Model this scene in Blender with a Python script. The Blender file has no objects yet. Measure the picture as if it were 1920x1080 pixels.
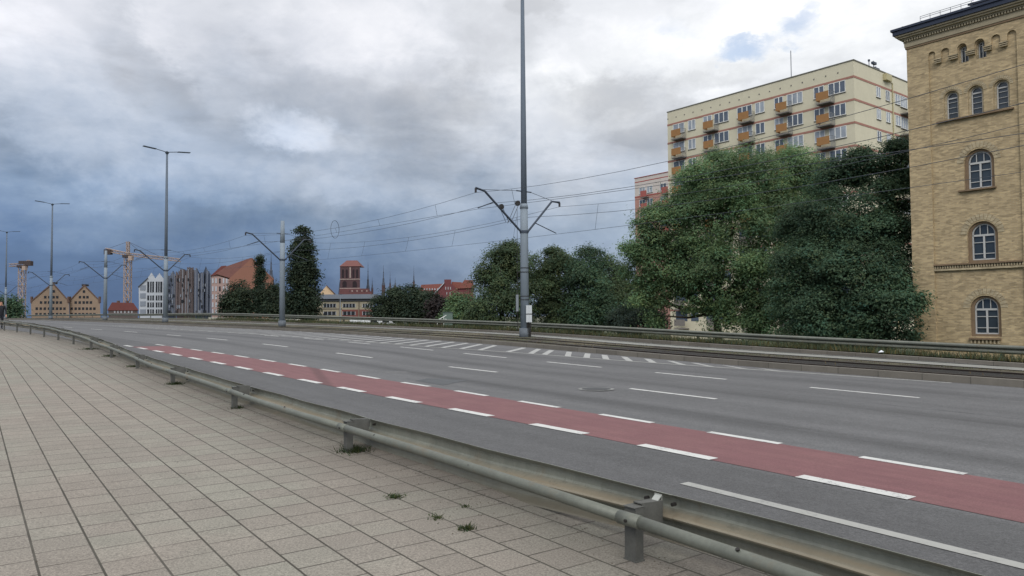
import bpy, bmesh, math, random
import numpy as np
from mathutils import Vector, Matrix
from mathutils.geometry import tessellate_polygon

scene = bpy.context.scene
COL = scene.collection

def lin(r, g, b):
    f = lambda c: (c/255/12.92) if c/255 <= .04045 else ((c/255+.055)/1.055)**2.4
    return (f(r), f(g), f(b))

# ------------------------------------------------------------------ camera
FPX, CX, CY = 1387., 960., 540.          # focal length and centre in photo pixels
PITCH, ROLL = math.radians(2.14), math.radians(.40)
cf = np.array([0, math.cos(PITCH), math.sin(PITCH)])
_u = np.array([0, -math.sin(PITCH), math.cos(PITCH)]); _r = np.array([1., 0, 0])
cr = _r*math.cos(ROLL) - _u*math.sin(ROLL)
cu = _u*math.cos(ROLL) + _r*math.sin(ROLL)
cam = bpy.data.cameras.new('camera'); camo = bpy.data.objects.new('camera', cam); COL.objects.link(camo)
camo.matrix_world = Matrix(((cr[0], cu[0], -cf[0], 0), (cr[1], cu[1], -cf[1], 0), (cr[2], cu[2], -cf[2], 0), (0, 0, 0, 1)))
cam.sensor_width = 36; cam.lens = FPX/1920*36; cam.clip_start = .1; cam.clip_end = 6000
scene.camera = camo
scene.render.resolution_x = 1920; scene.render.resolution_y = 1080
scene.view_settings.view_transform = 'Standard'; scene.view_settings.look = 'None'
scene.view_settings.exposure = 0; scene.view_settings.gamma = 1

# ------------------------------------------------------------------ sky (overcast, a dark storm bank low on the left)
SUN_EL, SUN_AZ = math.radians(38), math.radians(190)      # azimuth clockwise from +Y
w = bpy.data.worlds.new('World'); scene.world = w; w.use_nodes = True
nt = w.node_tree; nt.nodes.clear(); N = nt.nodes.new; LK = nt.links.new
def setin(node, i, val):
    if hasattr(val, 'links') or isinstance(val, bpy.types.NodeSocket): nt.links.new(val, node.inputs[i])
    else: node.inputs[i].default_value = val
def MATH(op, a, b=0., c=None, clamp=False):
    n = nt.nodes.new('ShaderNodeMath'); n.operation = op; n.use_clamp = clamp
    setin(n, 0, a); setin(n, 1, b)
    if c is not None: setin(n, 2, c)
    return n.outputs[0]
def RANGE(v, a, b, c=0., d=1., smooth=True):
    n = nt.nodes.new('ShaderNodeMapRange'); n.interpolation_type = 'SMOOTHSTEP' if smooth else 'LINEAR'
    setin(n, 0, v); setin(n, 1, a); setin(n, 2, b); setin(n, 3, c); setin(n, 4, d); return n.outputs[0]
def MIX(f, a, b, mode='MIX'):
    n = nt.nodes.new('ShaderNodeMix'); n.data_type = 'RGBA'; n.blend_type = mode
    setin(n, 0, f)
    for k, v in ((6, a), (7, b)):
        if isinstance(v, tuple): n.inputs[k].default_value = (*v[:3], 1)
        else: nt.links.new(v, n.inputs[k])
    return n.outputs[2]
def RAMP(v, stops, interp='LINEAR'):
    n = nt.nodes.new('ShaderNodeValToRGB'); n.color_ramp.interpolation = interp; setin(n, 0, v)
    e = n.color_ramp.elements
    while len(e) > 1: e.remove(e[-1])
    e[0].position = stops[0][0]; e[0].color = (*stops[0][1], 1)
    for p_, c_ in stops[1:]:
        k = e.new(p_); k.color = (*c_, 1)
    return n.outputs[0]
def NOISE(vec, scale, detail=5., rough=.55, dist=0.):
    n = nt.nodes.new('ShaderNodeTexNoise'); nt.links.new(vec, n.inputs['Vector'])
    n.inputs['Scale'].default_value = scale; n.inputs['Detail'].default_value = detail
    n.inputs['Roughness'].default_value = rough; n.inputs['Distortion'].default_value = dist
    return n.outputs[0]
tc = N('ShaderNodeTexCoord'); sx = N('ShaderNodeSeparateXYZ'); LK(tc.outputs['Generated'], sx.inputs[0])
X, Y, Z = sx.outputs
az = MATH('MULTIPLY', MATH('ARCTAN2', X, Y), 57.2958)      # degrees right of the street view
el = MATH('MULTIPLY', MATH('ARCSINE', Z), 57.2958)
# cloud deck coordinates: directions projected on a flat layer, so clouds crowd towards the horizon
zq = MATH('ADD', MATH('MAXIMUM', Z, 0.), .20)
cc = N('ShaderNodeCombineXYZ'); LK(MATH('DIVIDE', X, zq), cc.inputs[0]); LK(MATH('DIVIDE', Y, zq), cc.inputs[1]); cc.inputs[2].default_value = 3.7
mp = N('ShaderNodeMapping'); LK(tc.outputs['Generated'], mp.inputs[0]); mp.inputs['Scale'].default_value = (1, 1, 1.5); mp.inputs['Location'].default_value = (3.1, 1.7, .4)
mv = mp.outputs[0]
n1 = NOISE(mv, 2.6, 7, .55, .25); n2 = NOISE(mv, 9.0, 9, .62, .15); nP = NOISE(cc.outputs[0], 1.35, 10, .58, .35); nQ = NOISE(cc.outputs[0], 3.6, 9, .6, .2)
n4 = NOISE(mv, 4.8, 9, .6, .3)
w1 = MATH('SUBTRACT', n1, .5); w2 = MATH('SUBTRACT', n2, .5); w4 = MATH('SUBTRACT', n4, .5); wP = MATH('SUBTRACT', nP, .5); wQ = MATH('SUBTRACT', nQ, .5)
azw = MATH('ADD', az, MATH('ADD', MATH('MULTIPLY', w1, 22.), MATH('MULTIPLY', w2, 20.)))
elw = MATH('ADD', el, MATH('ADD', MATH('MULTIPLY', w4, 10.), MATH('MULTIPLY', w2, 7.)))
S_ = 45.
rampL = RAMP(MATH('DIVIDE', elw, S_), [(0, lin(90,113,148)), (.04, lin(80,104,142)), (.10, lin(92,116,152)), (.17, lin(122,142,169)), (.23, lin(156,170,190)), (.31, lin(181,190,204)), (.40, lin(204,208,217)), (.5, lin(214,217,224)), (.7, lin(214,217,223)), (1, lin(225,228,232))])
rampR = RAMP(MATH('DIVIDE', elw, S_), [(0, lin(158,173,193)), (.12, lin(168,182,200)), (.20, lin(184,194,208)), (.27, lin(205,210,219)), (.34, lin(228,231,236)), (.42, lin(243,245,247)), (.5, lin(238,240,244)), (1, lin(236,238,241))])
fr = RANGE(azw, -20., 19.)
base = MIX(fr, rampL, rampR)
amp = RANGE(el, 2., 14., .25, 1.)
def soft(v, lo, hi, k): return MATH('MULTIPLY', MATH('SUBTRACT', RANGE(v, lo, hi), .5), k)
bil = MATH('ADD', soft(nP, .40, .58, .19), MATH('ADD', soft(nQ, .40, .60, .13), MATH('MULTIPLY', w2, .30)))
gain = MATH('ADD', 1., MATH('MULTIPLY', bil, amp))
def blob(a0, e0, ra, re_, k, rot=0., wf=1., lo=.35):
    da = MATH('SUBTRACT', MATH('ADD', az, MATH('MULTIPLY', MATH('ADD', w2, w4), 6.*wf)), a0); de = MATH('SUBTRACT', MATH('ADD', el, MATH('MULTIPLY', MATH('SUBTRACT', w2, w4), 5.*wf)), e0)
    c_, s_ = math.cos(rot), math.sin(rot)
    u = MATH('ADD', MATH('MULTIPLY', da, c_), MATH('MULTIPLY', de, s_)); v = MATH('SUBTRACT', MATH('MULTIPLY', de, c_), MATH('MULTIPLY', da, s_))
    r2 = MATH('ADD', MATH('POWER', MATH('DIVIDE', u, ra), 2.), MATH('POWER', MATH('DIVIDE', v, re_), 2.))
    return MATH('MULTIPLY', RANGE(r2, 1.3, lo), k)
#      azimuth, elevation, radii, strength, tilt
BL = [(-16.6, 13.7, 3.9, 2.1, .50, -.25, 1.0, .15), (-30, 14.0, 9, 4.6, .26, -.45, 1.2, .25), (-27, 17.2, 5.5, 2.4, -.20, -.7, 1., .2), (-13, 20.5, 9, 2.6, .12, 0), (-5, 15, 6, 3.2, -.10, 0), (-36, 7.2, 12, 3.0, .26, .05), (-24, 9.5, 9, 1.8, .16, .1), (-33, 3.0, 10, 1.2, .08, 0),
      (10, 14.5, 7, 3.0, -.13, -.2), (-11.5, 9.3, 3.5, 1.0, .12, 0), (2.5, 23.0, 2.5, 1.8, -.20, 0), (8.5, 19.5, 6, 2.4, .14, 0), (14, 17.6, 5, 1.0, -.08, 0), (-20, 7.2, 10, 1.6, -.06, 0), (-14, 5.6, 14, 1.3, .05, 0), (-33, 20.5, 9, 2.6, .14, .1), (-12, 2.0, 16, 1.6, -.08, 0), (18, 16.0, 4, 1.2, .1, 0)]
for b in BL: gain = MATH('ADD', gain, blob(*b))
gain = MATH('ADD', MATH('MAXIMUM', gain, .72), RANGE(el, 11., 20., 0., .10))
vm = N('ShaderNodeVectorMath'); vm.operation = 'SCALE'; LK(base, vm.inputs[0]); LK(gain, vm.inputs['Scale'])
# sunlit billows turn whiter, thick parts stay blue grey
cloud = MIX(RANGE(gain, 1.0, 1.45, 0., .35), vm.outputs[0], MIX(1., vm.outputs[0], (1.12, 1.03, .95), 'MULTIPLY'))
# cover thickens overhead: an overcast zenith is brighter than the horizon
zen = RANGE(el, 24., 62., 1., 1.25)
vz = N('ShaderNodeVectorMath'); vz.operation = 'SCALE'; LK(cloud, vz.inputs[0]); LK(zen, vz.inputs['Scale'])
behind = RANGE(Y, .2, -.7, 1., 1.75)
vb = N('ShaderNodeVectorMath'); vb.operation = 'SCALE'; LK(vz.outputs[0], vb.inputs[0]); LK(behind, vb.inputs['Scale'])
vt = N('ShaderNodeVectorMath'); vt.operation = 'SCALE'; LK(vb.outputs[0], vt.inputs[0]); vt.inputs['Scale'].default_value = 10.
sky = N('ShaderNodeTexSky'); sky.sky_type = 'NISHITA'; sky.sun_disc = False; sky.sun_elevation = SUN_EL; sky.sun_rotation = SUN_AZ
# blue shows through small holes in the bright cloud on the right
hole = MATH('ADD', blob(18.2, 19.9, 2.3, 1.0, .8, 0, 1.2, .0), blob(21.8, 20.6, 1.6, 1.4, .7, 0, 1.2, .0))
hole = MATH('ADD', hole, blob(12.5, 20.6, 1.6, .9, .35, 0, 1.2, 0.))
hf = MATH('MULTIPLY', hole, RANGE(MATH('ADD', MATH('MULTIPLY', n2, .6), MATH('MULTIPLY', nQ, .4)), .44, .60), clamp=True)
hsky = N('ShaderNodeVectorMath'); hsky.operation = 'SCALE'; LK(sky.outputs[0], hsky.inputs[0]); hsky.inputs['Scale'].default_value = 1.6
final = MIX(MATH('ADD', MATH('MULTIPLY', hf, .75), .03, clamp=True), vt.outputs[0], hsky.outputs[0])
bg = N('ShaderNodeBackground'); LK(final, bg.inputs[0]); bg.inputs[1].default_value = .1
wo = N('ShaderNodeOutputWorld'); LK(bg.outputs[0], wo.inputs[0])

# ------------------------------------------------------------------ sun, veiled by cloud
sl = bpy.data.lights.new('sun', 'SUN'); sl.energy = 1.35; sl.angle = math.radians(22); sl.color = (1, .96, .9)
so = bpy.data.objects.new('sun', sl); COL.objects.link(so)
sd = Vector((math.sin(SUN_AZ)*math.cos(SUN_EL), math.cos(SUN_AZ)*math.cos(SUN_EL), math.sin(SUN_EL)))
so.rotation_euler = (-sd).to_track_quat('-Z', 'Y').to_euler()

# ------------------------------------------------------------------ tagging
def tag(o, label=None, cat=None, group=None, kind=None):
    if label: o['label'] = label
    if cat: o['category'] = cat
    if group: o['group'] = group
    if kind: o['kind'] = kind
    return o
def empty(name, loc=(0, 0, 0), rz=0, **k):
    o = bpy.data.objects.new(name, None); COL.objects.link(o); o.location = loc; o.rotation_euler = (0, 0, rz); o.empty_display_size = .3
    return tag(o, **k)
def copy_tree(o, parent=None):
    c = o.copy(); COL.objects.link(c); c.parent = parent
    for ch in list(o.children): copy_tree(ch, c)
    return c

# ------------------------------------------------------------------ materials
def newmat(name):
    global nt
    m = bpy.data.materials.new(name); m.use_nodes = True; nt = m.node_tree
    b = nt.nodes['Principled BSDF']; return m, b
def geo_pos():
    return nt.nodes.new('ShaderNodeNewGeometry').outputs['Position']
def bump(h, strength, dist, b):
    n = nt.nodes.new('ShaderNodeBump'); n.inputs['Strength'].default_value = strength; n.inputs['Distance'].default_value = dist
    nt.links.new(h, n.inputs['Height']); nt.links.new(n.outputs[0], b.inputs['Normal'])
_mats = {}
def M(name, rgb, rough=.7, var=.18, scale=3., metal=0., spec=.35, bmp=0., fine=None, srgb=True):
    """weathered plain surface: base colour broken up by two noises"""
    if name in _mats: return _mats[name]
    m, b = newmat(name); c = lin(*rgb) if srgb else rgb
    p = geo_pos(); a = NOISE(p, scale, 6, .6); f = NOISE(p, fine or scale*9, 3, .6)
    t = MATH('ADD', MATH('MULTIPLY', MATH('SUBTRACT', a, .5), var*2.4), MATH('MULTIPLY', MATH('SUBTRACT', f, .5), var*1.4))
    v = nt.nodes.new('ShaderNodeVectorMath'); v.operation = 'SCALE'; v.inputs[0].default_value = c
    nt.links.new(MATH('ADD', 1., t), v.inputs['Scale']); nt.links.new(v.outputs[0], b.inputs['Base Color'])
    b.inputs['Roughness'].default_value = rough; b.inputs['Metallic'].default_value = metal; b.inputs['Specular IOR Level'].default_value = spec
    if bmp: bump(f, bmp, .01, b)
    _mats[name] = m; return m
def uv():
    n = nt.nodes.new('ShaderNodeUVMap'); n.uv_map = 'UVMap'; return n.outputs[0]
def xyz(v):
    n = nt.nodes.new('ShaderNodeSeparateXYZ'); nt.links.new(v, n.inputs[0]); return n.outputs
def scalevec(v, s):
    n = nt.nodes.new('ShaderNodeMapping'); nt.links.new(v, n.inputs[0]); n.inputs['Scale'].default_value = s; return n.outputs[0]
def mulcol(c, f):
    v = nt.nodes.new('ShaderNodeVectorMath'); v.operation = 'SCALE'
    if isinstance(c, tuple): v.inputs[0].default_value = c
    else: nt.links.new(c, v.inputs[0])
    setin2(v, f); return v.outputs[0]
def setin2(v, f):
    if isinstance(f, float): v.inputs['Scale'].default_value = f
    else: nt.links.new(f, v.inputs['Scale'])

def asphalt():
    m, b = newmat('asphalt'); p = geo_pos(); s_, v_, _ = xyz(uv())
    st = scalevec(uv(), (.06, 1.6, 1)); big = NOISE(st, 1., 4, .6)
    fine = NOISE(p, 34., 5, .85); mid = NOISE(p, 6., 6, .7); pat = NOISE(p, .35, 5, .65)
    vv = MATH('ADD', v_, MATH('MULTIPLY', MATH('SUBTRACT', NOISE(scalevec(uv(), (.12, .12, 1)), 1., 3), .5), .9))
    wear = 0.
    for c0, wd, k in [(8.9, .35, .30), (10.1, .25, .12), (11.7, .40, .30), (13.0, .3, .20), (14.8, .45, .28), (16.2, .35, .16), (5.9, .4, .08)]:
        d = MATH('DIVIDE', MATH('SUBTRACT', vv, c0), wd); g = MATH('EXPONENT', MATH('MULTIPLY', MATH('MULTIPLY', d, d), -1.))
        wear = MATH('ADD', wear, MATH('MULTIPLY', g, k))
    wear = MATH('MULTIPLY', wear, RANGE(big, .25, .75, .45, 1.5))
    newer = RANGE(v_, 6.2, 6.5, .80, 1.)      # the strip by the guard rail is fresher and darker
    g = MATH('MULTIPLY', MATH('SUBTRACT', 1.06, wear), newer)
    g = MATH('MULTIPLY', g, RANGE(fine, .33, .67, .70, 1.30, smooth=False))
    spk = NOISE(p, 80., 2, .9); g = MATH('MULTIPLY', g, RANGE(spk, .3, .7, .70, 1.30, smooth=False))
    tone_streak = RANGE(NOISE(scalevec(uv(), (.03, 2.6, 1)), 1., 4, .6), .3, .7, .92, 1.08); g = MATH('MULTIPLY', g, tone_streak)  # random long streaks of tone along the road
    g = MATH('MULTIPLY', g, MATH('ADD', .76, MATH('MULTIPLY', mid, .48)))
    g = MATH('MULTIPLY', g, MATH('ADD', .80, MATH('MULTIPLY', pat, .4)))
    nt.links.new(mulcol((.108, .108, .110), g), b.inputs['Base Color']); b.inputs['Roughness'].default_value = .82
    b.inputs['Specular IOR Level'].default_value = .3
    bump(fine, .5, .006, b); return m
def redlane():
    m, b = newmat('red_surfacing'); p = geo_pos(); fine = NOISE(p, 60., 4, .75); st = NOISE(scalevec(uv(), (.5, 7., 1)), 1., 6, .65); pat = NOISE(p, 1.3, 5, .6)
    g = MATH('MULTIPLY', RANGE(fine, .35, .65, .80, 1.20, smooth=False), MATH('ADD', .68, MATH('MULTIPLY', st, .64)))
    g = MATH('MULTIPLY', g, MATH('ADD', .85, MATH('MULTIPLY', NOISE(p, 5., 6, .7), .3)))
    s_, v_, _ = xyz(uv()); td_ = MATH('ABSOLUTE', MATH('SUBTRACT', v_, MATH('ADD', 5.5, MATH('MULTIPLY', MATH('SUBTRACT', s_, 13.), .32)))); g = MATH('MULTIPLY', g, MATH('SUBTRACT', 1., MATH('MULTIPLY', RANGE(td_, .18, .04), .3)))
    c = MIX(RANGE(pat, .35, .7), (.152, .066, .070), (.168, .077, .078))
    nt.links.new(mulcol(c, g), b.inputs['Base Color']); b.inputs['Roughness'].default_value = .85; bump(fine, .4, .005, b); return m
def paint(name='road_paint', col=(.52, .53, .51), wearlo=.30, wearhi=.40, under=(.16, .16, .165)):
    m, b = newmat(name); p = geo_pos(); n = NOISE(p, 38., 5, .7); e = NOISE(p, 5., 4, .6)
    f = RANGE(MATH('ADD', MATH('MULTIPLY', n, .6), MATH('MULTIPLY', e, .4)), wearlo, wearhi)
    c = MIX(f, under, col); nt.links.new(mulcol(c, MATH('ADD', .86, MATH('MULTIPLY', e, .28))), b.inputs['Base Color'])
    b.inputs['Roughness'].default_value = .7; return m
def paving():
    m, b = newmat('paving_slabs'); u = uv(); s_, v_, _ = xyz(u)
    cmb = nt.nodes.new('ShaderNodeCombineXYZ'); nt.links.new(s_, cmb.inputs[0]); nt.links.new(MATH('SUBTRACT', v_, .17), cmb.inputs[1])
    wob = NOISE(scalevec(u, (.25, .25, 1)), 1., 2)
    br = nt.nodes.new('ShaderNodeTexBrick'); nt.links.new(cmb.outputs[0], br.inputs['Vector'])
    br.offset = .43; br.offset_frequency = 2; br.squash = 1.
    br.inputs['Scale'].default_value = 1.; br.inputs['Brick Width'].default_value = .30; br.inputs['Row Height'].default_value = .30
    br.inputs['Mortar Size'].default_value = .0078; br.inputs['Mortar Smooth'].default_value = .3; br.inputs['Bias'].default_value = 0.
    br.inputs['Color1'].default_value = (0, 0, 0, 1); br.inputs['Color2'].default_value = (1, 1, 1, 1); br.inputs['Mortar'].default_value = (.5, .5, .5, 1)
    # the long joints between rows are wider and darker
    fr_ = MATH('FRACT', MATH('DIVIDE', MATH('SUBTRACT', v_, .17), .30)); dl = MATH('MULTIPLY', MATH('MINIMUM', fr_, MATH('SUBTRACT', 1., fr_)), .30)
    longj = RANGE(dl, .0078, .0034)
    p = geo_pos(); fine = NOISE(p, 130., 3, .8); mid = NOISE(p, 2.2, 5, .6); pat = NOISE(p, .5, 4, .55)
    grit = NOISE(p, 75., 2, .9)
    tone = MIX(RANGE(br.outputs[0], .2, .8, smooth=False), (.218, .197, .168), (.208, .197, .165))
    tone = MIX(RANGE(pat, .4, .62), tone, (.219, .194, .165))
    g = MATH('MULTIPLY', RANGE(grit, .33, .67, .66, 1.34, smooth=False), MATH('ADD', .80, MATH('MULTIPLY', fine, .4)))
    g = MATH('MULTIPLY', g, MATH('ADD', .76, MATH('MULTIPLY', mid, .48)))
    stain = RANGE(MATH('ADD', v_, MATH('MULTIPLY', mid, 1.2)), 2.6, 3.9, 1., .78)
    g = MATH('MULTIPLY', g, stain); g = MATH('MULTIPLY', g, RANGE(xyz(br.outputs[0])[0], 0., 1., .93, 1.06, smooth=False))
    spot = RANGE(NOISE(p, 9., 5, .75), .66, .74, 1., .78); g = MATH('MULTIPLY', g, spot)
    c = mulcol(tone, MATH('MULTIPLY', g, 1.06))
    jn = MATH('MULTIPLY', RANGE(NOISE(p, 1.7, 4), .3, .6, .45, 1.), br.outputs['Fac'])
    c = MIX(MATH('MULTIPLY', jn, .95), c, (.06, .052, .044)); lj = RANGE(NOISE(scalevec(u, (1.2, 3.3, 1)), 1., 5, .7), .25, .65, .40, .85); c = MIX(MATH('MULTIPLY', longj, lj), c, (.050, .047, .036))
    nt.links.new(c, b.inputs['Base Color']); b.inputs['Roughness'].default_value = .88; b.inputs['Specular IOR Level'].default_value = .25
    h = MATH('SUBTRACT', MATH('MULTIPLY', grit, .25), MATH('MAXIMUM', br.outputs['Fac'], longj))
    bump(h, .6, .004, b); return m
def kerbstone():
    m, b = newmat('kerb_concrete'); u = uv(); s_, v_, _ = xyz(u); fr_ = MATH('FRACT', s_); d = MATH('MINIMUM', fr_, MATH('SUBTRACT', 1., fr_))
    j = MATH('MULTIPLY', RANGE(d, .016, .006), .6); p = geo_pos(); n = NOISE(p, 3., 6, .65); f = NOISE(p, 50., 3, .7)
    per = nt.nodes.new('ShaderNodeTexWhiteNoise'); per.noise_dimensions = '1D'; nt.links.new(MATH('FLOOR', s_), per.inputs['W'])
    g = MATH('MULTIPLY', MATH('ADD', .72, MATH('MULTIPLY', n, .55)), MATH('ADD', .8, MATH('MULTIPLY', f, .4)))
    g = MATH('MULTIPLY', g, MATH('ADD', .88, MATH('MULTIPLY', per.outputs[0], .22)))
    c = MIX(j, mulcol((.135, .122, .102), g), (.04, .038, .032)); nt.links.new(c, b.inputs['Base Color']); b.inputs['Roughness'].default_value = .9; return m
def steel(name='galvanised_steel', dirt=True, base=(.225, .235, .20)):
    m, b = newmat(name); p = geo_pos(); u = uv(); s_, v_, _ = xyz(u)
    big = NOISE(p, 1.1, 5, .6); sp = NOISE(p, 30., 5, .7); streak = NOISE(scalevec(u, (9., 1.2, 1)), 1., 5, .65); run = NOISE(scalevec(u, (.6, 14., 1)), 1., 5, .6)
    g = MATH('MULTIPLY', MATH('ADD', .72, MATH('MULTIPLY', big, .5)), MATH('ADD', .78, MATH('MULTIPLY', sp, .44)))
    g = MATH('MULTIPLY', g, MATH('ADD', .78, MATH('MULTIPLY', streak, .44))); blot = NOISE(p, 5.5, 6, .72); g = MATH('MULTIPLY', g, MATH('ADD', .62, MATH('MULTIPLY', blot, .76)))
    c = mulcol(base, g)
    if dirt:   # v runs down the beam; road grime has caked on the middle fold, a separate stain with its own ragged edge
        d1 = MATH('ABSOLUTE', MATH('SUBTRACT', MATH('ADD', v_, MATH('MULTIPLY', MATH('SUBTRACT', streak, .5), .07)), .45))
        f1 = MATH('MULTIPLY', RANGE(d1, .17, .01), RANGE(run, .2, .7, .55, 1.))
        c = MIX(MATH('MULTIPLY', f1, .80), c, (.27, .215, .145))
        f2 = RANGE(MATH('ADD', v_, MATH('MULTIPLY', MATH('SUBTRACT', streak, .5), .2)), .62, .95)  # lower part of the beam blends to a darker brown
        c = MIX(MATH('MULTIPLY', f2, .8), c, (.10, .082, .055))
    rust = RANGE(NOISE(p, 2.6, 8, .75), .54, .70); c = MIX(MATH('MULTIPLY', rust, .45), c, (.17, .115, .065)); dk = RANGE(NOISE(p, 11., 6, .8), .55, .66); c = MIX(MATH('MULTIPLY', dk, .35), c, (.08, .078, .062))
    moss = RANGE(NOISE(p, 7., 6, .7), .60, .75)
    c = MIX(MATH('MULTIPLY', moss, .35), c, (.09, .10, .065))
    nt.links.new(c, b.inputs['Base Color']); b.inputs['Roughness'].default_value = .55; b.inputs['Metallic'].default_value = .25
    bump(sp, .15, .003, b); return m
def brick(name, c1, c2, mortar, bw=.26, bh=.077, var=.5, dirt=.25):
    m, b = newmat(name); u = uv()
    br = nt.nodes.new('ShaderNodeTexBrick'); nt.links.new(u, br.inputs['Vector']); br.inputs['Scale'].default_value = 1.
    br.inputs['Brick Width'].default_value = bw; br.inputs['Bias'].default_value = .1; br.inputs['Row Height'].default_value = bh; br.inputs['Mortar Size'].default_value = .008; br.inputs['Mortar Smooth'].default_value = .2
    br.inputs['Color1'].default_value = (*c1, 1); br.inputs['Color2'].default_value = (*c2, 1); br.inputs['Mortar'].default_value = (*mortar, 1)
    cell = nt.nodes.new('ShaderNodeTexVoronoi'); nt.links.new(scalevec(u, (1/bw, 1/bh, 1)), cell.inputs['Vector']); cell.inputs['Scale'].default_value = 1.
    sp = xyz(cell.outputs['Color'])[0]
    big = NOISE(scalevec(u, (.25, .18, 1)), 1., 5, .6); ver = NOISE(scalevec(u, (1.4, .12, 1)), 1., 5, .6)
    g = MATH('MULTIPLY', MATH('ADD', 1-var/2, MATH('MULTIPLY', sp, var)), MATH('ADD', 1-dirt, MATH('MULTIPLY', big, dirt*2)))
    g = MATH('MULTIPLY', g, MATH('ADD', .9, MATH('MULTIPLY', ver, .2)))
    nt.links.new(mulcol(br.outputs[0], g), b.inputs['Base Color']); b.inputs['Roughness'].default_value = .9
    bump(MATH('SUBTRACT', sp, MATH('MULTIPLY', br.outputs['Fac'], 1.2)), .12, .01, b); return m
def glass(name, c=(.03, .04, .05), refl=.5, rough=.08):
    m, b = newmat(name); p = geo_pos(); n = NOISE(p, .8, 2); nt.links.new(mulcol(c, MATH('ADD', .5, n)), b.inputs['Base Color'])
    b.inputs['Roughness'].default_value = rough; b.inputs['Specular IOR Level'].default_value = refl; bump(n, .05, .05, b); return m
def leafmat(name, c, rough=.65, trans=.48):
    m, b = newmat(name); at = nt.nodes.new('ShaderNodeAttribute'); at.attribute_name = 'tint'
    v = nt.nodes.new('ShaderNodeMix'); v.data_type = 'RGBA'; v.blend_type = 'MULTIPLY'; v.inputs[0].default_value = 1
    v.inputs[6].default_value = (*c, 1); nt.links.new(at.outputs['Color'], v.inputs[7])
    nt.links.new(v.outputs[2], b.inputs['Base Color']); b.inputs['Roughness'].default_value = rough; b.inputs['Specular IOR Level'].default_value = .25
    tr = nt.nodes.new('ShaderNodeBsdfTranslucent'); nt.links.new(v.outputs[2], tr.inputs[0])
    mx = nt.nodes.new('ShaderNodeMixShader'); mx.inputs[0].default_value = trans
    nt.links.new(b.outputs[0], mx.inputs[1]); nt.links.new(tr.outputs[0], mx.inputs[2])
    nt.links.new(mx.outputs[0], nt.nodes['Material Output'].inputs[0]); return m

MAT = dict(asphalt=asphalt(), red=redlane(), paint=paint('road_paint', (.52, .52, .50), .36, .47), oldpaint=paint('old_road_paint', (.34, .34, .325), .34, .50), linepaint=paint('line_paint', (.31, .31, .29), .33, .48),
           paving=paving(), kerb=kerbstone(), steel=steel(), steelplain=steel('painted_steel', False, (.135, .142, .118)))

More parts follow.
